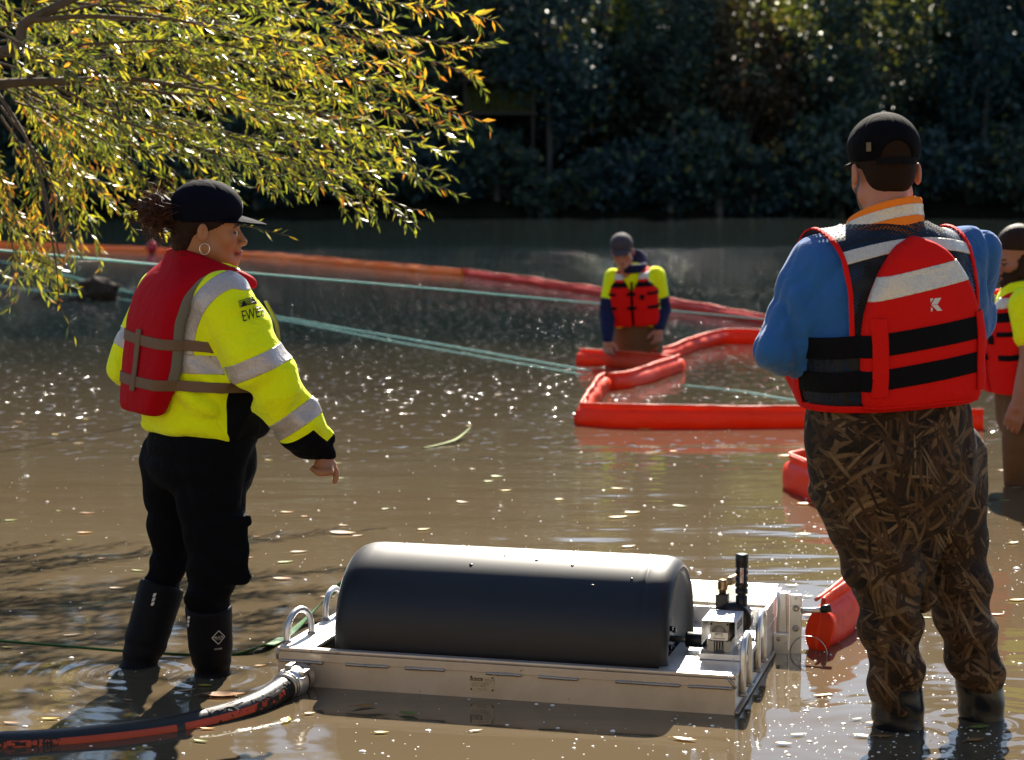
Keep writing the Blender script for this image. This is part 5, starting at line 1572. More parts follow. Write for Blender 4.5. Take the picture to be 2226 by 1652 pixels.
for k in range(420):
    a = rr.normal(size=3); a /= np.linalg.norm(a); a[1] = -abs(a[1]) * 0.8 + 0.25
    p = np.array((0, -0.133, 0.016)) + a * np.array((0.042, 0.048, 0.044))
    dd = a + rr.normal(size=3) * 0.7 + np.array((0, -0.5, -0.35)); dd /= np.linalg.norm(dd)
    pts = [p]; L = rr.uniform(0.03, 0.085); cu = rr.normal(size=3) * 0.35
    for j in range(9):
        dd = dd + cu + rr.normal(size=3) * 0.12; dd /= np.linalg.norm(dd); pts.append(pts[-1] + dd * L / 9)
    mb.add(*tube(np.array(pts), np.linspace(0.0010, 0.0005, 10), 3, False))
for k in range(60):
    p = np.array((rr.uniform(-0.04, 0.07), rr.uniform(-0.10, -0.05), rr.uniform(-0.10, -0.03))); dd = np.array((0.1, -0.5, -0.6)) + rr.normal(size=3) * 0.4; dd /= np.linalg.norm(dd)
    pts = [p]; cu = rr.normal(size=3) * 0.25; L = rr.uniform(0.03, 0.06)
    for j in range(8):
        dd = dd + cu; dd /= np.linalg.norm(dd); pts.append(pts[-1] + dd * L / 8)
    mb.add(*tube(np.array(pts), np.linspace(0.0006, 0.0003, 9), 3, False))
V, F = mb.get()
o = part('hair_wisps', to_world(whf, V * WHS), F, M['hair_wisp'], hr, worg); o['kind'] = 'stuff'
cp_ = cap(whf, wm, worg, M['navy_cap'], WHS, tilt=0.10)
# cap badge
bvq = BVHTree.FromPolygons([tuple(v) for v in (np.array([v.co[:] for v in cp_.data.vertices]) + worg)], [tuple(p.vertices) for p in cp_.data.polygons])
V2, F2 = text2d('EWEB', 0.020, 'CENTER'); V3, F3 = text2d('^^^', 0.022, 'CENTER'); V3[:, 1] += 0.004
mb = MB().add(V2, F2); mb.add(V3, F3); g, gf = mb.get()
fo = tow(whf, (0.0, 0.115, 0.052))
part('cap_badge', *decal(g, gf, fo, -whf[1], whf[3] * 0.85 - whf[2] * 0.5, bvq, 0.0015), M['white_print'], cp_, worg, smooth=False)
# hoop earring
ear = tow(whf, np.array((0.079, -0.010, -0.060)) * WHS)
an = np.linspace(0, 2 * math.pi, 25)
part('earring', *tube([ear + whf[2] * 0.0135 * math.sin(a) + whf[3] * (-0.014 + 0.015 * math.cos(a)) + whf[1] * 0.004 for a in an], 0.0016, 7), M['metal_ring'], wm, worg)
# ================================================================== the man in camouflage waders
morg = wat(2040, 1592); morg[2] = 0.0
mn = person('man seen from behind in black cap, red and black vest, blue sweater and reed-camouflage waders', morg)
mc = at(1957, 900, 5.04)
mf = frame((mc[0], mc[1], 0.0), 110, 0.0, -2.6)
m_secs = [(0.80, 0.185, 0.135, 0, 0), (0.86, 0.210, 0.158, 0, 0), (1.00, 0.220, 0.165, 0, 0), (1.12, 0.222, 0.152, 0, -0.005), (1.20, 0.200, 0.128, 0, -0.01), (1.25, 0.145, 0.098, 0, -0.012), (1.275, 0.095, 0.080, 0, -0.01), (1.295, 0.070, 0.068, 0, 0)]
def m_torso(P): return loft(loc(P, mf), m_secs)
Mj = dict(SL=at(1778, 582, 5.0), EL=at(1697, 752, 4.96), WL=at(1860, 800, 5.30), SR=at(2104, 556, 5.10), ER=at(2118, 698, 5.18), WR=at(1985, 770, 5.40))
def m_armL(P): return chain(P, [(Mj['SL'], 0.082), (Mj['SL'] * 0.5 + Mj['EL'] * 0.5 + np.array((-0.004, 0, 0)), 0.078), (Mj['EL'], 0.071), (Mj['EL'] * 0.5 + Mj['WL'] * 0.5, 0.064), (Mj['WL'], 0.042)])
def m_armR(P): return chain(P, [(Mj['SR'], 0.082), (Mj['SR'] * 0.45 + Mj['ER'] * 0.55, 0.078), (Mj['ER'], 0.068), (Mj['ER'] * 0.5 + Mj['WR'] * 0.5, 0.060), (Mj['WR'], 0.042)])
alL = along(Mj['SL'], Mj['EL'])
def m_sweater(P):
    d = smin(smin(m_torso(P), m_armL(P), 0.06), m_armR(P), 0.06)
    t = alL(P); q = loc(P, mf)
    arm = np.clip((np.abs(q[:, 0]) - 0.20) * 14, 0, 1)
    return d + 0.0035 * wr(P, 71, (14, 14, 18)) + arm * 0.006 * np.sin(t * 34 + 2.4 * np.sin(P[:, 1] * 16 - P[:, 0] * 13)) + arm * 0.0025 * wr(P, 72, (40, 40, 30)) + arm * 0.014 * crease(P, 74, (13, 13, 9)) + arm * 0.008 * crease(P, 76, (24, 24, 16)) + 0.006 * crease(P, 75, (14, 14, 14))
bbM = bounds([Mj[k] for k in Mj] + [(mc[0], mc[1], 0.72), (mc[0], mc[1], 1.34)], 0.22)
SV, ST, swt = garment('sweater', m_sweater, bbM, 0.0058, M['blue_fleece'], mn, morg)
# vest of netting with a red foam back panel
def m_net(P):
    return np.minimum(m_torso(P) - 0.014, smax(smin(m_torso(P), m_armL(P), 0.05) - 0.008, np.abs(loc(P, mf)[:, 0]) - 0.19, 0.01))
bbV = (np.array((mc[0] - 0.36, mc[1] - 0.34, 0.78)), np.array((mc[0] + 0.36, mc[1] + 0.34, 1.36)))
NV, NT_, _ = garment(None, lambda P: smin(m_torso(P), smax(m_sweater(P), np.abs(loc(P, mf)[:, 0]) - 0.20, 0.02), 0.02) - 0.014, bbV, 0.006, None, mn, morg, 2)
lx = lambda P: loc(P, mf)[:, 0]; ly = lambda P: loc(P, mf)[:, 1]; lz = lambda P: loc(P, mf)[:, 2]
def hole(P):
    q = loc(P, mf)
    return np.maximum(0.182 - np.abs(q[:, 0]), 1.005 - q[:, 2] - 0.35 * (np.abs(q[:, 0]) - 0.182))
V, T = clips(NV, NT_, [lambda P: lz(P) - 0.830, hole, lambda P: np.sqrt(lx(P) ** 2 + (ly(P) + 0.01) ** 2) - 0.092, lambda P: 1.285 - lz(P)])
mv = part('life_vest', V, T, M['net'], mn, morg)
PH = ([0.80, 1.0, 1.06, 1.12, 1.18, 1.215, 1.235, 1.25, 1.28], [0.163, 0.166, 0.160, 0.140, 0.106, 0.078, 0.052, 0.01, -0.06])
def m_panel(P):
    q = loc(P, mf); t = loft(q, m_secs, 2.4)
    d = smax(t - 0.056, -(t - 0.010), 0.02)
    hw = np.interp(q[:, 2], *smooth_tab(*PH)).astype(f32)
    d = smax(d, (np.abs(q[:, 0]) - hw) * 0.9, 0.022)
    d = smax(d, q[:, 1] + 0.03, 0.02)
    d = smax(d, 0.838 - q[:, 2], 0.02)
    return d + 0.0025 * wr(P, 73, (16, 16, 22)) + 0.002 * np.sin(q[:, 2] * 60 + 2 * np.sin(q[:, 0] * 20)) * np.clip((0.95 - q[:, 2]) * 8, 0, 1)
PV, PT, pn = garment('foam_panel', m_panel, bbV, 0.005, M['pfd_red'], mv, morg, 2)
def m_front(P):
    q = loc(P, mf); t = loft(q, m_secs, 2.4)
    d = smax(t - 0.055, -(t - 0.010), 0.02)
    d = smax(d, np.abs(q[:, 0]) - 0.18, 0.02); d = smax(d, 0.03 - q[:, 1], 0.02); d = smax(d, 0.835 - q[:, 2], 0.02)
    return smax(smax(d, q[:, 2] - 1.20, 0.02), 0.012 - np.abs(q[:, 0]), 0.01)
garment('foam_panel', m_front, bbV, 0.009, M['pfd_red'], mv, morg, 1)
UV, UT, _ = garment(None, lambda P: smin(m_panel(P), smin(m_torso(P), smax(m_sweater(P), np.abs(loc(P, mf)[:, 0]) - 0.20, 0.02), 0.02) - 0.015, 0.010), bbV, 0.006, None, mn, morg, 1)
back = lambda P: 0.20 - ly(P)
for z0, w in ((1.010, 0.054), (0.925, 0.050)):
    cut_part('vest_strap', UV, UT, [lambda P: lz(P) - (z0 + 0.10 * lx(P)) + w / 2, lambda P: w / 2 - (lz(P) - (z0 + 0.10 * lx(P))), back, lambda P: 0.150 - lx(P)], 0.004, 0.004, M['black_web'], mv, morg)
for x0, w in ((-0.136, 0.034), (0.146, 0.030)):
    cut_part('strap_keeper', UV, UT, [lambda P: lx(P) - x0 + w / 2, lambda P: w / 2 - (lx(P) - x0), lambda P: -ly(P), lambda P: lz(P) - 0.870, lambda P: 1.062 - lz(P)], 0.008, 0.005, M['pfd_red'], mv, morg)
cut_part('reflective_tape', PV, PT, [lambda P: lz(P) - (1.150 + 0.15 * lx(P)) + 0.027, lambda P: 0.027 - (lz(P) - (1.150 + 0.15 * lx(P))), lambda P: -0.05 - ly(P), lambda P: m_torso(P) - 0.03], 0.0022, 0.003, M['silver_light'], mv, morg)
cut_part('reflective_tape', NV, NT_, [lambda P: lz(P) - (1.232 + 0.02 * lx(P) - 0.8 * lx(P) ** 2) + 0.014, lambda P: 0.014 - (lz(P) - (1.232 + 0.02 * lx(P) - 0.8 * lx(P) ** 2)), lambda P: -ly(P), lambda P: 0.178 - np.abs(lx(P))], 0.003, 0.003, M['silver_light'], mv, morg)
for sx in (-1, 1):   # dark inner straps under the netting
    cut_part('inner_strap', NV, NT_, [lambda P: sx * lx(P) - (0.07 + 0.30 * (1.22 - lz(P))), lambda P: (0.125 + 0.30 * (1.22 - lz(P))) - sx * lx(P), lambda P: lz(P) - 1.02, lambda P: 1.225 - lz(P), lambda P: -ly(P), lambda P: 0.175 - np.abs(lx(P))], -0.004, 0.002, M['black_web'], mv, morg)
# red piping round armholes, hem and neck
def rim_line(P): return hole(P)
cut_part('piping', NV, NT_, [hole, lambda P: 0.010 - hole(P), lambda P: lz(P) - 0.845], 0.005, 0.004, M['pfd_red'], mv, morg)
cut_part('piping', UV, UT, [lambda P: lz(P) - 0.829, lambda P: 0.845 - lz(P)], 0.004, 0.004, M['pfd_red'], mv, morg)
cut_part('front_edge', UV, UT, [lambda P: lx(P) + 0.30, lambda P: -0.0 + ly(P) - 0.03, lambda P: 0.93 - lz(P), lambda P: lz(P) - 0.835], 0.006, 0.004, M['pfd_red'], mv, morg)
# emblem on the panel
bvp = bvh_of(PV, PT)
em = MB()
em.add(np.array(((0.42, 1.0, 0), (1.0, 1.0, 0), (0.62, 0.52, 0), (0.04, 0.52, 0))), [(0, 1, 2, 3)])
em.add(np.array(((0.04, 0.48, 0), (0.62, 0.48, 0), (1.02, 0.0, 0), (0.55, 0.0, 0), (0.30, 0.26, 0))), [(0, 1, 2, 3, 4)])
em.add(np.array(((0.0, 1.0, 0), (0.30, 1.0, 0), (0.0, 0.66, 0))), [(0, 1, 2)])
em.add(np.array(((0.0, 0.34, 0), (0.18, 0.18, 0), (0.10, 0.0, 0), (0.0, 0.0, 0))), [(0, 1, 2, 3)])
g, gf = em.get()
part('vest_emblem', *decal(g * 0.031, gf, tow(mf, (-0.004, -0.20, 1.072)), mf[1], mf[3], bvp, 0.002), M['white_print'], pn, morg, smooth=False)
# orange collar with a reflective strip
def collar(q):
    rad = 0.082 + 0.16 * np.maximum(1.31 - q[:, 2], 0)
    d = np.abs(np.sqrt((q[:, 0] / 1.06) ** 2 + (q[:, 1] + 0.01) ** 2) - rad) - 0.006
    return smax(d, np.maximum(1.250 - q[:, 2], q[:, 2] - (1.345 - 0.35 * (q[:, 1] + 0.085) + 0.10 * q[:, 0])), 0.006)
V, Q = snets(collar, (-0.13, -0.13, 1.2), (0.13, 0.13, 1.36), 0.0045)
W = to_world(mf, V); cl = part('shirt_collar', W, Q, M['orange_collar'], mn, morg)
cut_part('reflective_tape', W, tris(Q), [lambda P: lz(P) - (1.296 - 0.30 * (ly(P) + 0.085) + 0.10 * lx(P)) + 0.0, lambda P: (1.325 - 0.30 * (ly(P) + 0.085) + 0.10 * lx(P)) - lz(P), lambda P: np.sqrt(lx(P) ** 2 + (ly(P) + 0.01) ** 2) - (0.082 + 0.16 * np.maximum(1.31 - lz(P), 0))], 0.002, 0.002, M['silver_light'], cl, morg)
# waders
Ml = dict(HL=at(1900, 1000, 5.0), L1=at(1897, 1100, 4.99), L2=at(1915, 1220, 4.97), L3=at(1933, 1305, 4.96), L4=at(1942, 1448, 4.96), L5=at(1950, 1512, 4.98), L6=at(1954, 1600, 4.99),
          HR=at(2050, 1000, 5.14), R1=at(2072, 1100, 5.12), R2=at(2077, 1220, 5.10), R3=at(2094, 1322, 5.08), R4=at(2113, 1423, 5.07), R5=at(2130, 1490, 5.07), R6=at(2136, 1575, 5.07))
def m_wader(P):
    q = loc(P, mf)
    hip = loft(q, [(0.50, 0.14, 0.13, 0, 0), (0.60, 0.205, 0.165, 0, -0.005), (0.70, 0.212, 0.170, 0, -0.01), (0.80, 0.210, 0.166, 0, 0), (0.86, 0.19, 0.148, 0, 0), (0.90, 0.18, 0.14, 0, 0)], 2.4, 0.03)
    a = chain(P, [(Ml['HL'], 0.120), (Ml['L1'], 0.114), (Ml['L2'], 0.102), (Ml['L3'], 0.088), (Ml['L4'], 0.076), (Ml['L5'], 0.066)])
    b = chain(P, [(Ml['HR'], 0.118), (Ml['R1'], 0.096), (Ml['R2'], 0.086), (Ml['R3'], 0.084), (Ml['R4'], 0.077), (Ml['R5'], 0.064)])
    d = smin(smin(hip, a, 0.05), smin(hip, b, 0.05), 0.012)
    d = smin(d, chain(P, [(at(1992, 1080, 5.05), 0.075), (at(2000, 1200, 5.03), 0.052), (at(2008, 1300, 5.02), 0.040)]), 0.02)
    low = np.clip((0.52 - P[:, 2]) * 3.5, 0, 1)
    fold = np.sin(P[:, 2] * 52 + 2.6 * np.sin(P[:, 0] * 13 + P[:, 1] * 9) + 1.2 * np.sin(P[:, 0] * 27))
    return d + 0.006 * wr(P, 81, (10, 10, 14)) + 0.007 * low * fold + 0.0015 * fold + 0.002 * wr(P, 82, (30, 30, 30)) + 0.012 * crease(P, 83, (9, 9, 11))
bbL = bounds([Ml[k] for k in Ml] + [(mc[0], mc[1], 0.92)], 0.22); bbL[0][2] = 0.03; bbL[1][2] = 0.88
garment('waders', m_wader, bbL, 0.006, M['camo'], mn, morg)
for (a, b, c) in (('L4', 'L5', 'L6'), ('R4', 'R5', 'R6')):
    A_, B_, C_ = Ml[a], Ml[b], Ml[c]; ft = C_ + np.array((0, 0.02, -0.18)); toe = ft + np.array((-0.04, 0.17, -0.03)); r0 = 0.068 if a == 'L4' else 0.060
    def bootf(P, A_=A_, B_=B_, C_=C_, ft=ft, toe=toe, r0=r0):
        d = chain(P, [(A_ * 0.4 + B_ * 0.6, r0 - 0.004), (B_, r0), (C_, r0 - 0.003), (ft, r0 - 0.002), (toe, 0.05)])
        return smax(d, -P[:, 2] - 0.25, 0.01) + 0.002 * wr(P, 91, (24, 24, 30)) + 0.002 * np.sin(P[:, 2] * 90 + P[:, 0] * 30)
    garment('boot', bootf, bounds([A_, ft, toe], 0.10), 0.006, M['boot_wet'], mn, morg)
# head
MHS = 1.07
mhf = frame(at(1921, 352, 5.03), 98, 4.0, -1.0)
lhm = hand_prims(Mj['WL'], Mj['WL'] - Mj['EL'], np.array((0.2, -0.6, 0.3)), curl=(0.5, 0.6, 0.6, 0.6)); rhm = hand_prims(Mj['WR'], Mj['WR'] - Mj['ER'], np.array((-0.2, -0.6, 0.3)), curl=(0.5, 0.6, 0.6, 0.6), thumb=-1)
chains = lhm + rhm + [[(Mj['SL'], 0.05), (Mj['EL'], 0.034), (Mj['WL'], 0.026)], [(Mj['SR'], 0.05), (Mj['ER'], 0.034), (Mj['WR'], 0.026)],
                      [(Ml['HL'], 0.07), (Ml['L2'], 0.05), (Ml['L4'], 0.035), (Ml['L6'], 0.036), (Ml['L6'] + np.array((0, 0.02, -0.17)), 0.036), (Ml['L6'] + np.array((-0.03, 0.14, -0.2)), 0.026)],
                      [(Ml['HR'], 0.07), (Ml['R2'], 0.045), (Ml['R4'], 0.035), (Ml['R6'], 0.036), (Ml['R6'] + np.array((0, 0.02, -0.17)), 0.036), (Ml['R6'] + np.array((-0.03, 0.14, -0.2)), 0.026)]]
mcore = [(0.52, 0.13, 0.11, 0, 0), (0.65, 0.165, 0.125, 0, 0), (0.85, 0.165, 0.12, 0, 0), (1.05, 0.175, 0.12, 0, 0), (1.17, 0.15, 0.095, 0, -0.01), (1.24, 0.09, 0.075, 0, -0.01), (1.30, 0.066, 0.066, 0, 0)]
bb = bounds([Mj[k] for k in Mj] + [Ml[k] for k in Ml] + [mhf[0] + np.array((0, 0, 0.02))], 0.16); bb[0][2] = -0.27
body_mesh(mn, morg, mhf, MHS, lambda P: loft(loc(P, mf), mcore), chains, (0.42, 0.17, 0.105), (0.3, 0.09, 0.07), 0.0042, bb, (0.05, 0.03, 0.02), (0.05, 0.03, 0.02))
def m_hair(q):
    q = q / f32(MHS)
    d = ell(q, (0, -0.010, 0.024), (0.0755, 0.0915, 0.0885))
    d = smin(d, ell(q, (0, -0.052, -0.040), (0.052, 0.040, 0.045)), 0.03)
    line = q[:, 1] - (-0.028 + np.clip((q[:, 2] + 0.02) * 4.0, 0, 0.10))
    d = smax(d, line, 0.008); d = smax(d, -q[:, 2] - 0.082, 0.006)
    return (d + 0.0008 * wr(q, 95, (220, 220, 160))) * f32(MHS)
V, Q = snets(m_hair, np.array((-0.1, -0.14, -0.12)) * MHS, np.array((0.1, 0.12, 0.14)) * MHS, 0.0035)
part('hair', to_world(mhf, V), Q, simple('short_brown_hair', (0.022, 0.011, 0.006), 0.7, var=0.5, vs=160, bump=0.9, bs=600, spec=0.1), mn, morg)
mcap = cap(mhf, mn, morg, M['black_cap'], MHS, True, h=0.0034, tilt=0.06)
P = [tow(mhf, np.array((0.084 * math.sin(a), -0.004 - 0.1005 * math.cos(a), z)) * MHS) for a in np.linspace(-0.6, 0.6, 13) for z in (-0.013, 0.003)]
part('size_strap', P, [(2 * i, 2 * i + 2, 2 * i + 3, 2 * i + 1) for i in range(12)], M['black_web'], mcap, morg)
V, F = box((0, 0, 0), (0.006, 0.001, 0.011), 0.0004)
lp = np.array((-0.064, -0.086, 0.028)) * MHS
part('cap_label', to_world(mhf, V @ np.array(((0.8, -0.6, 0), (0.6, 0.8, 0), (0, 0, 1))) + lp), F, simple('bronze_label', (0.12, 0.085, 0.05), 0.5), mcap, morg, smooth=False)

# ================================================================== man wading by the boom
def small_person(label, org, fr, secs, hip_secs, arms, legs, hf, hs, h, skin, sleeve_cut, mats, bb, beard=None, capm=None, hood=True, vest_back=False):
    e = person(label, org)
    def torso(P): return loft(loc(P, fr), secs)
    def armf(P):
        d = None
        for a in arms:
            x = chain(P, a['sleeve']); d = x if d is None else np.minimum(d, x)
        return d
    def shirt(P): return smin(torso(P), armf(P), 0.05) + 0.004 * wr(P, 101, (16, 16, 20))
    V, T, _ = garment(None, shirt, bb, h, None, e, org)
    def cuts(P):
        f = np.full(len(P), 1.0, f32)
        for a in arms:
            S, E = A3(a['sleeve'][0][0]), A3(a['sleeve'][1][0]); dd = (E - S) / np.linalg.norm(E - S)
            t = (P - S) @ dd; inarm = chain(P, a['sleeve']) < torso(P) - 0.004
            f = np.where(inarm, np.minimum(f, sleeve_cut - t), f)
        return f
    s = cuts(V.astype(f32)).astype(float)
    a, b = clip(V, T, s); sh = part('shirt', a, b, M[mats['shirt']], e, org)
    a, b = clip(V, T, -s)
    for a_, b_ in (islands(a, b) if len(b) else ()): part('long_sleeve', a_, b_, M[mats['sleeve']], e, org)
    def pants(P):
        d = loft(loc(P, fr), hip_secs, 2.3, 0.03)
        for l in legs: d = smin(d, chain(P, l), 0.04)
        return d + 0.006 * wr(P, 102, (12, 12, 16))
    pb = (bb[0].copy(), bb[1].copy()); pb[0][2] = -0.62
    PV_, PT_, _ = garment('waders', pants, pb, h, M[mats['pants']], e, org)
    def pfd(P):
        q = loc(P, fr); t = loft(q, secs, 2.5); zt = secs[-1][0]; zb = secs[0][0] + 0.03
        d = smax(t - 0.058, -(t - 0.002), 0.02)
        sh_ = np.clip((q[:, 2] - (zt - 0.20)) / 0.08, 0, 1)
        d = smax(d, np.abs(q[:, 0]) - (0.205 - 0.07 * sh_), 0.03)
        d = smax(d, zb - q[:, 2], 0.02); d = smax(d, q[:, 2] - (zt - 0.035), 0.02)
        d = smax(d, np.where(q[:, 1] > 0, 0.010 + 0.05 * sh_ - np.abs(q[:, 0]), -1.0).astype(f32), 0.008)
        d = smax(d, 0.105 - np.sqrt(q[:, 0] ** 2 + np.maximum(zt + 0.03 - q[:, 2], 0) ** 2 * 0.6 + 0 * q[:, 1]), 0.02)
        return smax(d, 0.03 - np.abs(q[:, 1]) + np.where(sh_ > 0.3, -1, 0), 0.03)
    VV, VT, vest = garment('life_vest', pfd, bb, h * 0.85, M['pfd_red'], e, org)
    zt = secs[-1][0]; X = lambda P: loc(P, fr)[:, 0]; Yl = lambda P: loc(P, fr)[:, 1]; Z = lambda P: loc(P, fr)[:, 2]
    UV_, UT_, _ = garment(None, lambda P: smin(pfd(P), torso(P) - 0.004, 0.02), bb, h, None, e, org)
    for z0, w, xw in ((zt - 0.33, 0.026, 1.0), (zt - 0.22, 0.022, 1.0)):
        for sx in (-1, 1):
            cut_part('vest_strap', UV_, UT_, [lambda P: Z(P) - z0 + w / 2, lambda P: w / 2 - (Z(P) - z0), lambda P: sx * X(P) - 0.125], 0.005, 0.004, M['black_web'], vest, org)
        cut_part('buckle', UV_, UT_, [lambda P: Z(P) - z0 + w / 2, lambda P: w / 2 - (Z(P) - z0), lambda P: Yl(P), lambda P: 0.036 - np.abs(X(P))], 0.012, 0.010, M['black_web'], vest, org)
    cut_part('zip_strip', UV_, UT_, [lambda P: 0.009 - np.abs(X(P)), lambda P: Yl(P), lambda P: zt - 0.13 - Z(P), lambda P: Z(P) - secs[0][0] - 0.04], 0.004, 0.006, M['black_web'], vest, org)
    for sx in (-1, 1):
        cut_part('reflective_tape', VV, VT, [lambda P: Z(P) - (zt - 0.105), lambda P: (zt - 0.06) - Z(P), lambda P: sx * X(P)], 0.004, 0.004, M['silver_light'], vest, org)
        cut_part('shoulder_strap', VV, VT, [lambda P: Z(P) - (zt - 0.165), lambda P: (zt - 0.125) - Z(P), lambda P: sx * X(P)], 0.004, 0.004, M['black_web'], vest, org)
    cut_part('pocket_tab', VV, VT, [lambda P: 0.018 - np.abs(X(P) + 0.085), lambda P: 0.02 - np.abs(Z(P) - (zt - 0.245)), lambda P: Yl(P)], 0.010, 0.008, M['black_web'], vest, org)
    chains = []
    for a in arms: chains += a['hand'] + [[(p, r_ * 0.7) for p, r_ in a['sleeve'][:-1]] + [(a['sleeve'][-1][0], a['sleeve'][-1][1] * 0.8)]]
    for l in legs: chains.append([(p, r_ * 0.7) for p, r_ in l])
    core = [(z, a * 0.8, b * 0.8, x, y) for z, a, b, x, y in secs]
    b2 = (bb[0].copy(), bb[1].copy()); b2[0][2] = -0.62
    body_mesh(e, org, hf, hs, lambda P: loft(loc(P, fr), core), chains, skin, (0.26, 0.08, 0.06), h * 0.62, b2, beard, (0.02, 0.012, 0.008))
    return e, torso, sh

so = wat(1392, 796); so[2] = 0
sc_ = at(1388, 700, 16.05); sfr = frame((sc_[0], sc_[1], 0.0), -100, 7.0, 3.0)
s_secs = [(0.30, 0.165, 0.120, 0, 0), (0.42, 0.180, 0.130, 0, 0), (0.58, 0.185, 0.130, 0, 0), (0.68, 0.172, 0.115, 0, 0), (0.74, 0.122, 0.092, 0, 0), (0.785, 0.070, 0.070, 0, 0), (0.815, 0.06, 0.06, 0, 0)]
s_hip = [(-0.08, 0.13, 0.11, 0, 0), (0.05, 0.185, 0.135, 0, 0), (0.20, 0.180, 0.140, 0, 0), (0.34, 0.165, 0.125, 0, 0), (0.40, 0.15, 0.11, 0, 0)]
aR = [at(1334, 605, 15.95), at(1320, 680, 15.92), at(1321, 738, 15.72)]; aL = [at(1424, 602, 16.0), at(1442, 672, 16.02), at(1433, 712, 15.86)]
arms = [dict(sleeve=[(aR[0], 0.082), (aR[1], 0.064), (aR[2], 0.040)], hand=hand_prims(aR[2], np.array((0, -0.2, -1.0)), np.array((0.3, -0.9, 0)), curl=(0.55, 0.6, 0.6, 0.6), thumb=-1, sc=1.1)),
        dict(sleeve=[(aL[0], 0.084), (aL[1], 0.066), (aL[2], 0.042)], hand=hand_prims(aL[2], np.array((-0.1, -0.3, -1.0)), np.array((-0.5, -0.7, 0)), curl=(0.4, 0.5, 0.5, 0.5), thumb=1, sc=1.1))]
legs = [[(at(1368, 740, 16.05), 0.115), (at(1362, 800, 16.05), 0.10), (at(1362, 940, 16.05), 0.07)], [(at(1410, 740, 16.1), 0.115), (at(1418, 800, 16.1), 0.10), (at(1420, 940, 16.1), 0.07)]]
shf = frame(at(1352, 541, 15.85), -98, 12.0, 6.0)
bb = bounds([p for a in arms for p, _ in a['sleeve']] + [sc_ + np.array((0, 0, 0.2)), at(1352, 500, 15.85)], 0.20); bb[0][2] = -0.15
pe, st_, sh = small_person('man in grey cap and red life vest wading waist-deep by the orange boom', so, sfr, s_secs, s_hip, arms, legs, shf, 1.12, 0.011, (0.40, 0.18, 0.11), 0.17,
                           dict(shirt='hivis', sleeve='navy_sleeve', pants='tan_wader'), bb)
cap(shf, pe, so, M['grey_cap'], 1.12, h=0.007, tilt=0.05)
def hood(P):
    q = loc(P, sfr)
    d = ell(q, (0.0, -0.085, 0.835), (0.115, 0.085, 0.085)); d = smax(d, -ell(q, (0, -0.01, 0.875), (0.085, 0.085, 0.10)), 0.02)
    ring = np.abs(np.sqrt(q[:, 0] ** 2 + (q[:, 1] - 0.01) ** 2) - 0.095) - 0.022
    ring = smax(ring, np.abs(q[:, 2] - 0.785) - 0.035, 0.02)
    return smin(d, ring, 0.02) + 0.003 * wr(P, 111, (24, 24, 24))
garment('hood', hood, (sfr[0] + np.array((-0.35, -0.35, 0.62)), sfr[0] + np.array((0.35, 0.35, 0.98))), 0.009, M['navy_sleeve'], pe, so)

# ================================================================== bearded man at the right edge
ro = wat(2262, 1046); ro[2] = 0
rc = at(2262, 830, 9.40); rfr = frame((rc[0], rc[1], 0.0), 192, 8.0)
r_secs = [(0.42, 0.175, 0.135, 0, 0), (0.55, 0.19, 0.145, 0, 0), (0.72, 0.195, 0.145, 0, 0), (0.83, 0.180, 0.125, 0, 0), (0.89, 0.125, 0.095, 0, 0), (0.93, 0.075, 0.075, 0, 0), (0.96, 0.065, 0.065, 0, 0)]
r_hip = [(0.18, 0.13, 0.12, 0, 0), (0.28, 0.185, 0.145, 0, 0), (0.40, 0.185, 0.15, 0, 0), (0.50, 0.17, 0.135, 0, 0), (0.56, 0.16, 0.12, 0, 0)]
nL = [at(2232, 665, 9.20), at(2240, 775, 9.14), at(2214, 872, 9.12)]; nR = [at(2250, 665, 9.62), at(2245, 780, 9.66), at(2215, 860, 9.6)]
arms = [dict(sleeve=[(nL[0], 0.088), (nL[0] * 0.45 + nL[1] * 0.55, 0.080)], hand=hand_prims(nL[2], np.array((-0.25, -0.05, -1.0)), np.array((0.2, 0.9, 0)), curl=(0.4, 0.5, 0.5, 0.6), thumb=1, sc=1.12) + [[(nL[0], 0.055), (nL[1], 0.050), (nL[2], 0.032)]]),
        dict(sleeve=[(nR[0], 0.088), (nR[0] * 0.45 + nR[1] * 0.55, 0.080)], hand=hand_prims(nR[2], np.array((-0.25, -0.05, -1.0)), np.array((0.2, -0.9, 0)), curl=(0.4, 0.5, 0.5, 0.6), thumb=-1, sc=1.12) + [[(nR[0], 0.055), (nR[1], 0.050), (nR[2], 0.032)]])]
legs = [[(at(2248, 850, 9.3), 0.12), (at(2225, 960, 9.25), 0.10), (at(2222, 1060, 9.3), 0.085), (at(2225, 1250, 9.3), 0.07)], [(at(2265, 850, 9.55), 0.12), (at(2250, 960, 9.55), 0.10), (at(2255, 1060, 9.55), 0.085), (at(2255, 1250, 9.5), 0.07)]]
rhf = frame(at(2212, 548, 9.38), 186, 16.0, 0.0)
bb = bounds([p for a in arms for p, _ in a['sleeve']] + [nL[2], nR[2], rc + np.array((0, 0, 0.3)), at(2212, 500, 9.3)], 0.22); bb[0][2] = 0.05
pe, _, sh = small_person('bearded man in hi-vis shirt and red life vest leaning in at the right edge', ro, rfr, r_secs, r_hip, arms, legs, rhf, 1.12, 0.010, (0.30, 0.13, 0.08), 9.0,
                         dict(shirt='hivis', sleeve='hivis', pants='tan_wader'), bb, beard=(0.012, 0.008, 0.006))
def r_hair(q):
    q = q / f32(1.12)
    d = ell(q, (0, -0.010, 0.028), (0.0765, 0.0925, 0.0895)); line = q[:, 1] - (-0.02 + np.clip((q[:, 2] - 0.0) * 3.0, 0, 0.11))
    return smax(d, line, 0.008) * f32(1.12)
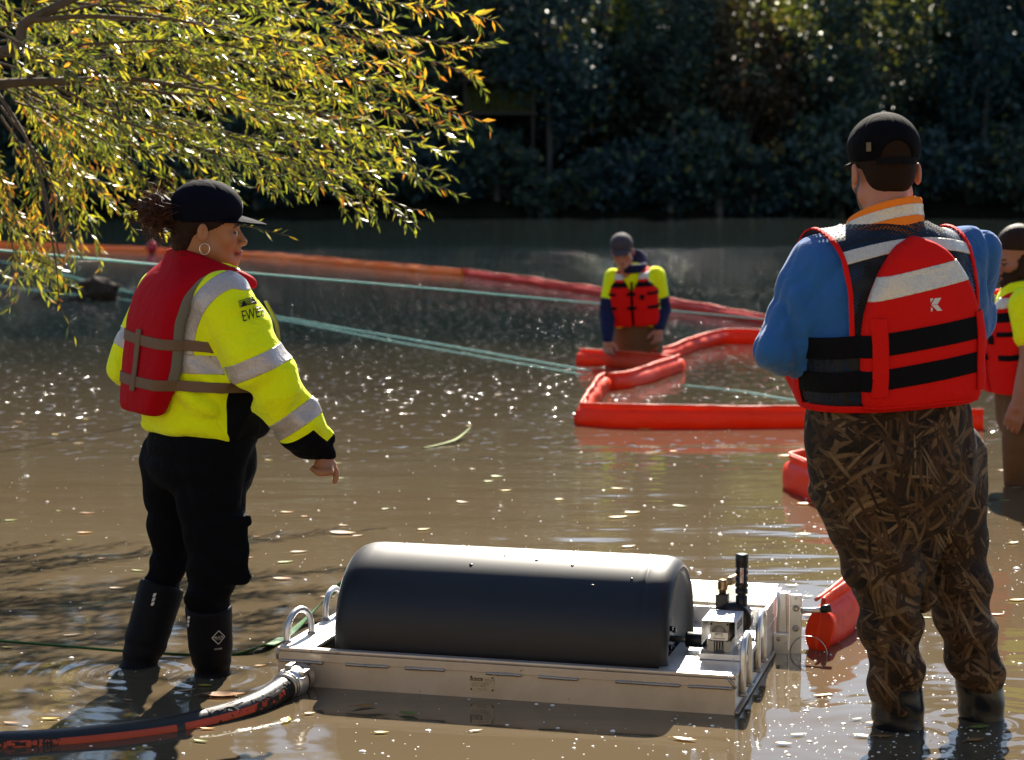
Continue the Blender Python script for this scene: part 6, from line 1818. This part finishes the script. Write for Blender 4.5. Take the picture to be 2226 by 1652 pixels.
V, Q = snets(r_hair, np.array((-0.12, -0.16, -0.12)), np.array((0.12, 0.14, 0.16)), 0.006)
part('hair', to_world(rhf, V), Q, M['hair_dark'], pe, ro)
def r_beard(q):
    q = q / f32(1.12)
    d = smin(ell(q, (0, 0.050, -0.095), (0.050, 0.052, 0.055)), ell(q, (0, 0.060, -0.125), (0.038, 0.040, 0.045)), 0.03)
    d = smin(d, np.minimum(cone(q, (0.062, 0.0, -0.02), (0.055, 0.03, -0.085), 0.014, 0.02), cone(q, (-0.062, 0.0, -0.02), (-0.055, 0.03, -0.085), 0.014, 0.02)), 0.02)
    return (smax(d, -ell(q, (0, 0.105, -0.086), (0.022, 0.02, 0.010)), 0.006) + 0.003 * wr(q, 121, (120, 120, 120))) * f32(1.12)
V, Q = snets(r_beard, np.array((-0.12, -0.10, -0.22)), np.array((0.12, 0.16, 0.03)), 0.006)
part('beard', to_world(rhf, V), Q, M['hair_dark'], pe, ro)
# ------------------------------------------------------------------ willow overhanging from the left
rw = np.random.default_rng(42)
wl_base = np.array((-3.9, 7.6, float(ground_h(np.array(-3.9), np.array(7.6)))))
wl = empty('willow_tree', wl_base)
tag(wl, 'willow with yellow-green backlit leaves overhanging from the upper left', 'tree')
part('trunk', *tube(spline([wl_base + np.array((0, 0, -0.3)), wl_base + np.array((0.05, 0, 0.9)), wl_base + np.array((-0.1, 0.1, 2.0)), wl_base + np.array((0.1, 0.2, 3.2)), wl_base + np.array((0.3, 0.2, 4.6))], 6),
     np.linspace(0.24, 0.09, 25), 12), M['bark'], wl, wl_base)
tk = wl_base + np.array((0.0, 0.1, 1.6))
def limb(pts, r0, r1):
    P = spline(pts, 8)
    part('limb', *tube(P, np.linspace(r0, r1, len(P)), 8), M['bark'], wl, wl_base)
limb([tk, at(-120, 205, 8.0), at(0, 183, 8.1), at(140, 176, 8.2), at(290, 172, 8.2), at(460, 200, 8.3)], 0.032, 0.005)
limb([tk + np.array((0, 0, 0.3)), at(-80, 120, 8.0), at(60, 46, 8.1), at(170, -8, 8.2), at(300, -60, 8.3)], 0.030, 0.012)
limb([at(60, 46, 8.1), at(180, 36, 8.1), at(330, 42, 8.1), at(470, 55, 8.2), at(640, 90, 8.3)], 0.012, 0.003)
limb([tk + np.array((0, 0, 0.6)), at(-60, -60, 8.4), at(250, -140, 8.5), at(600, -110, 8.6), at(900, -40, 8.7)], 0.025, 0.004)
limb([at(-80, 120, 8.0), at(0, 210, 7.9), at(70, 330, 7.8), at(110, 470, 7.8), at(130, 560, 7.8)], 0.010, 0.003)
limb([tk + np.array((0, 0, 0.9)), at(-240, -300, 7.2), at(-150, -480, 7.4), at(0, -700, 7.6)], 0.05, 0.01)

# sprays: start and end on the picture, depth
sprays = [((0, -40), (1075, 40)), ((60, -70), (1010, -5)), ((60, 40), (1085, 110)), ((60, 60), (1065, 165)), ((0, 180), (1010, 215)), ((100, 100), (1040, 255)), ((120, 110), (1025, 292)),
          ((150, 180), (985, 335)), ((200, 190), (960, 372)), ((120, 190), (1000, 420)), ((250, 220), (930, 462)), ((300, 230), (815, 478)), ((200, 200), (760, 420)), ((150, 200), (690, 395)), ((160, 120), (880, 300)),
          ((100, 180), (600, 390)), ((80, 180), (500, 395)), ((60, 200), (420, 400)), ((60, 190), (350, 420)), ((40, 200), (300, 400)), ((30, 220), (250, 455)), ((20, 200), (225, 545)), ((10, 180), (200, 480)),
          ((0, 230), (175, 560)), ((0, 250), (150, 620)), ((-10, 240), (90, 635)), ((-20, 250), (45, 640)), ((-40, 260), (0, 640)), ((-30, 300), (110, 590)), ((0, 90), (600, 250)), ((0, 60), (500, 150)), ((0, 120), (450, 290)),
          ((120, 20), (760, 120)), ((100, 0), (700, 30)), ((250, 20), (900, 150)), ((300, 100), (820, 230)), ((60, 120), (380, 330)), ((-20, 130), (260, 330)), ((-20, 180), (180, 400)), ((380, 160), (860, 390)),
          ((0, 20), (330, 110)), ((-70, -20), (150, 60)), ((-60, 40), (140, 140)), ((-50, 90), (130, 210)), ((-60, -60), (110, 20)), ((-70, 130), (80, 260)), ((-20, 0), (300, 200)), ((-20, 60), (220, 260)), ((20, 260), (330, 500))]
above = [((x, -130 - 60 * (i % 4)), (x + 420 + 40 * (i % 3), -90 - 75 * (i % 4))) for i, x in enumerate(range(-160, 720, 42))]
leafV, leafC, twig = [], [], MB()
def leaf_at(p, d, L, seed_col):
    n = rw.normal(size=3) * 0.75 + np.array((0.1, -0.25, 0.75)); s = np.cross(d, n); s /= np.linalg.norm(s) + 1e-9
    n = np.cross(s, d); w = L * rw.uniform(0.09, 0.14); bend = n * L * rw.uniform(-0.16, 0.05)
    leafV.append(np.array((p, p + d * L * 0.45 + s * w, p + d * L * 0.45 - n * w * 0.35 + bend * 0.4, p + d * L * 0.45 - s * w, p + d * L + bend)))
    leafC.append(seed_col)
GREENS = np.array(((0.23, 0.27, 0.032), (0.34, 0.36, 0.042), (0.14, 0.19, 0.03), (0.46, 0.42, 0.055), (0.07, 0.11, 0.022)))
ORNG = np.array(((0.55, 0.27, 0.03), (0.60, 0.34, 0.035), (0.42, 0.16, 0.025), (0.55, 0.42, 0.05)))
def colour(px, py):
    w = 0.06 + 0.38 * np.exp(-(((px - 980) / 260) ** 2 + ((py - 90) / 140) ** 2)) + 0.25 * np.exp(-(((px - 60) / 160) ** 2 + ((py - 430) / 170) ** 2))
    if rw.uniform() < w: c = ORNG[rw.integers(len(ORNG))]
    else: c = GREENS[rw.integers(len(GREENS))]
    return c * rw.uniform(0.75, 1.25)
def pix(p):
    q = p - np.array((0, 0, CAM_H)); zc = q @ _fw
    return CX + FOC * q[0] / zc, CY - FOC * (q @ _up) / zc
def do_twig(p, d, L, rad, sub, spacing, leafL):
    n = max(4, int(L / 0.05)); pts = [p]; dd = d.copy(); step = L / n
    for k in range(n):
        dd = dd + rw.normal(size=3) * 0.10 + np.array((0, 0, -0.035 if sub else -0.01)); dd /= np.linalg.norm(dd)
        pts.append(pts[-1] + dd * step)
    pts = np.array(pts)
    twig.add(*tube(pts, np.linspace(rad, rad * 0.35, len(pts)), 4, False))
    return pts
def leaves_along(pts, spacing, leafL, s0=0.0):
    d = np.r_[0, np.cumsum(np.linalg.norm(np.diff(pts, axis=0), axis=1))]
    k = 0
    for s in np.arange(s0, d[-1] + spacing * 0.5, spacing):
        i = min(np.searchsorted(d, s), len(pts) - 1); j = max(i - 1, 0)
        t = pts[max(i, 1)] - pts[max(i, 1) - 1]; t = t / (np.linalg.norm(t) + 1e-9)
        p = np.array([np.interp(s, d, pts[:, q]) for q in range(3)])
        side = np.cross(t, rw.normal(size=3)); side /= np.linalg.norm(side) + 1e-9
        dr = t * rw.uniform(0.6, 1.2) + side * rw.uniform(0.5, 1.0) + np.array((0, 0, -0.18)); dr /= np.linalg.norm(dr)
        x, y = pix(p)
        leaf_at(p, dr, leafL * rw.uniform(0.65, 1.25), colour(x, y)); k += 1
def spray(a, b, Y0, Y1, n_sub=1.0, dens=1.0):
    A = at(a[0], a[1], Y0); B = at(b[0] * 0.965, b[1] - 6, Y1)
    L = np.linalg.norm(B - A)
    sag = np.array((0, 0, 0.10 * L * rw.uniform(0.2, 1.0)))
    mid = [A, A + (B - A) * 0.35 + sag + rw.normal(size=3) * 0.03, A + (B - A) * 0.7 + sag * 0.6 + rw.normal(size=3) * 0.03, B]
    P = spline(mid, max(6, int(L / 0.12)))
    twig.add(*tube(P, np.linspace(0.006, 0.0016, len(P)), 5, False))
    d = np.r_[0, np.cumsum(np.linalg.norm(np.diff(P, axis=0), axis=1))]
    leaves_along(P, 0.035 / dens, 0.062, L * 0.25)
    for s in np.arange(L * 0.10, L, 0.062 / n_sub):
        i = min(np.searchsorted(d, s), len(P) - 1)
        t = P[max(i, 1)] - P[max(i, 1) - 1]; t /= np.linalg.norm(t)
        side = np.cross(t, rw.normal(size=3)); side /= np.linalg.norm(side)
        dr = t * rw.uniform(0.7, 1.1) + side * rw.uniform(0.3, 0.75) + np.array((0, 0, -0.04)); dr /= np.linalg.norm(dr)
        ln_ = rw.uniform(0.10, 0.28) * (1.0 if s < L * 0.8 else 0.55)
        q = do_twig(P[i], dr, ln_, 0.0018, True, 0.02, 0.06)
        leaves_along(q, 0.021 / dens, 0.050, 0.02)
for k, (a, b) in enumerate(sprays):
    Y = 7.7 + 1.9 * ((k * 0.618) % 1.0)
    spray(a, b, Y, Y + rw.uniform(-0.3, 0.5), 1.2, 1.2)
for k, (a, b) in enumerate(above):
    if a[0] > -60 and a[1] < -100: continue
    Y = 7.8 + 2.0 * ((k * 0.618) % 1.0)
    spray(a, b, Y, Y + rw.uniform(-0.3, 0.5), 0.6, 0.7)
# sparse hanging twig on the left and the twig by the face
for pts, sp_, L in (([at(90, 400, 7.7), at(120, 560, 7.6), at(128, 640, 7.6), at(140, 690, 7.6), at(165, 735, 7.6)], 0.045, 0.05), ([at(400, 440, 7.7), at(480, 480, 7.7), at(560, 497, 7.7), at(628, 513, 7.7)], 0.03, 0.06)):
    P = spline(pts, 8); twig.add(*tube(P, np.linspace(0.004, 0.0015, len(P)), 5, False)); leaves_along(P, sp_, L, 0.12)
V, F = twig.get()
o = part('twigs', V, F, M['bark'], wl, wl_base); tag(o, kind='stuff')
LV = np.array(leafV); LC = np.array(leafC)
LT = np.array(((0, 2, 1), (0, 3, 2), (1, 2, 4), (2, 3, 4)))
# the 300 leaves that show largest become parts of their own
cen = LV.mean(1)
pxs = np.array([pix(c) for c in cen]); size = np.linalg.norm(LV[:, 4] - LV[:, 0], axis=1) / cen[:, 1]
inside = (pxs[:, 0] > 5) & (pxs[:, 0] < 1100) & (pxs[:, 1] > 5) & (pxs[:, 1] < 640) & ~((pxs[:, 0] > 250) & (pxs[:, 0] < 600) & (pxs[:, 1] > 380))
order = np.argsort(-(size * inside))[:300]
single = np.zeros(len(LV), bool); single[order] = True
rest = np.nonzero(~single)[0]
V = LV[rest].reshape(-1, 3)
F = (np.arange(len(rest))[:, None, None] * 5 + LT[None]).reshape(-1, 3)
o = part('foliage', V, F, M['leaf'], wl, wl_base, True, np.repeat(LC[rest], 5, 0)); tag(o, kind='stuff')
for i in order:
    part('leaf', LV[i], LT, M['leaf'], wl, wl_base, True, np.repeat(LC[i][None], 5, 0))
print('LEAVES', len(LV))

# ------------------------------------------------------------------ leaves and flecks floating on the water
def float_leaf(c, L, w, rz, col, name, label, group=None, curl=0.10, cat='leaf'):
    n = 7; V = []; F = []
    for i in range(n):
        t = i / (n - 1); ww = w * math.sin(math.pi * min(0.98, max(0.03, t ** 0.85))) * 0.5
        z = 0.0035 + curl * L * (2 * t - 1) ** 2 * 0.5
        for s in (-1, 0, 1): V.append(((t - 0.5) * L, s * ww, z + abs(s) * ww * 0.18))
    for i in range(n - 1):
        for s in range(2): F.append((i * 3 + s, i * 3 + s + 1, i * 3 + s + 4, i * 3 + s + 3))
    V = np.array(V)
    V[:, 0] += -0.0
    V = np.vstack([V, [(-0.5 * L - 0.18 * L, 0.002, 0.004), (-0.5 * L - 0.18 * L, -0.002, 0.004)]])
    F.append((0, 2, n * 3, n * 3 + 1))
    cc = np.tile(np.asarray(col), (len(V), 1)) * np.random.default_rng(int(abs(c[0]) * 1e4)).uniform(0.8, 1.15, (len(V), 1))
    o = part(name, V, F, M['leaf_float'], None, (0, 0, 0), True, cc)
    o.location = c; o.rotation_euler = (0, 0, rz)
    return tag(o, label, cat, group)
BR = (0.44, 0.20, 0.06); OR = (0.52, 0.24, 0.03); YE = (0.55, 0.40, 0.05); TA = (0.48, 0.33, 0.18); GN = (0.22, 0.30, 0.05)
float_leaf(wat(486, 1514), 0.115, 0.05, 0.05, BR, 'fallen_leaf', 'large brown leaf floating between the boots and the hose')
float_leaf(wat(745, 1161), 0.11, 0.055, -0.2, TA, 'fallen_leaf', 'pale tan leaf floating behind the left end of the drum')
float_leaf(wat(455, 1458), 0.10, 0.028, 0.9, (0.40, 0.30, 0.18), 'fallen_leaf', 'pale narrow leaf floating between the woman\'s two boots')
float_leaf(wat(711, 1369), 0.065, 0.035, 0.4, YE, 'fallen_leaf', 'yellow leaf floating at the left end of the skimmer deck')
float_leaf(wat(622, 1568), 0.05, 0.028, 1.4, YE, 'fallen_leaf', 'small yellow leaf floating below the hose coupling')
float_leaf(wat(1752, 1097), 0.085, 0.04, 0.1, OR, 'fallen_leaf', 'tan leaf floating in front of the boom by the camouflage waders')
float_leaf(wat(1748, 1163), 0.055, 0.03, 0.0, YE, 'fallen_leaf', 'yellow leaf floating left of the camouflage waders')
float_leaf(wat(1706, 992), 0.09, 0.03, 0.4, OR, 'fallen_leaf', 'orange leaf floating at the tip of the near boom corner')
float_leaf(wat(1344, 1126), 0.09, 0.028, 0.3, TA, 'fallen_leaf', 'tan leaf floating above the middle of the drum')
float_leaf(wat(1374, 1116), 0.075, 0.028, 0.3, YE, 'fallen_leaf', 'yellow leaf touching a tan one above the drum')
float_leaf(wat(1401, 935), 0.10, 0.03, 0.1, YE, 'fallen_leaf', 'yellow leaf floating in the reflection of the long boom')
# green stalk
c = wat(965, 968)
P = spline([wat(920, 976), wat(950, 970), wat(985, 964) + np.array((0, 0, 0.01)), wat(1005, 955) + np.array((0, 0, 0.02)), wat(1022, 949) + np.array((0, 0, 0.045))], 6)
w = np.concatenate([np.linspace(0.006, 0.012, 12), np.linspace(0.012, 0.003, len(P) - 12)])
V, F = tube(P + np.array((0, 0, 0.006)), w, 6, True, 0.35)
tag(solo('floating_plant', V, F, simple('green_stalk', (0.20, 0.27, 0.04), 0.6, trans=0.2, spec=0.15)), 'green leafy stalk floating mid-river right of the pointing hand', 'plant')
rl = np.random.default_rng(77)
k = 0
while k < 120:
    px, py = rl.uniform(-20, 2240), 830 + 800 * rl.uniform() ** 0.9
    if py < 950 and px > 1240: continue
    p = wat(px, py)
    q = p - SK0; u = q[0] * math.cos(SKR) + q[1] * math.sin(SKR); v = -q[0] * math.sin(SKR) + q[1] * math.cos(SKR)
    if -0.1 < u < 1.4 and -0.12 < v < 1.05: continue
    L = rl.uniform(0.03, 0.072)
    ci = rl.integers(0, 5); col = (BR, OR, YE, TA, GN)[ci]
    nm = ('brown', 'orange', 'yellow', 'tan', 'green')[ci]
    float_leaf(p, L, L * rl.uniform(0.25, 0.5), rl.uniform(-0.6, 0.6), np.array(col) * rl.uniform(0.7, 1.1), 'fallen_leaf', 'small %s leaf scrap floating on the muddy water' % nm, 'small %s leaf scraps' % nm)
    k += 1
# foam flecks and bubbles
mbV, mbF, n0 = [], [], 0
tpl, tf = lathe([(1.0, 0.0), (0.85, 0.45), (0.45, 0.75), (0.01, 0.8)], (0, 0, 0), (0, 0, 1), 6)
for k in range(1900):
    if rl.uniform() < 0.55: px, py = rl.normal(1850, 260), rl.uniform(1080, 1660)
    else: px, py = rl.uniform(-20, 2240), 840 + 820 * rl.uniform() ** 0.8
    if py < 830: continue
    p = wat(px, py)
    q = p - SK0; u = q[0] * math.cos(SKR) + q[1] * math.sin(SKR); v = -q[0] * math.sin(SKR) + q[1] * math.cos(SKR)
    if -0.05 < u < 1.3 and -0.02 < v < 1.0: continue
    s = 0.0010 + 0.0011 * rl.exponential() * (p[1] / 6) ** 0.5
    mbV.append(tpl * np.array((s * rl.uniform(1, 1.8), s * rl.uniform(1, 1.5), s * 0.8)) + p); mbF += [tuple(i + n0 for i in f) for f in tf]; n0 += len(tpl)
o = part('foam_flecks', np.concatenate(mbV), mbF, M['foam'], None); tag(o, kind='stuff')
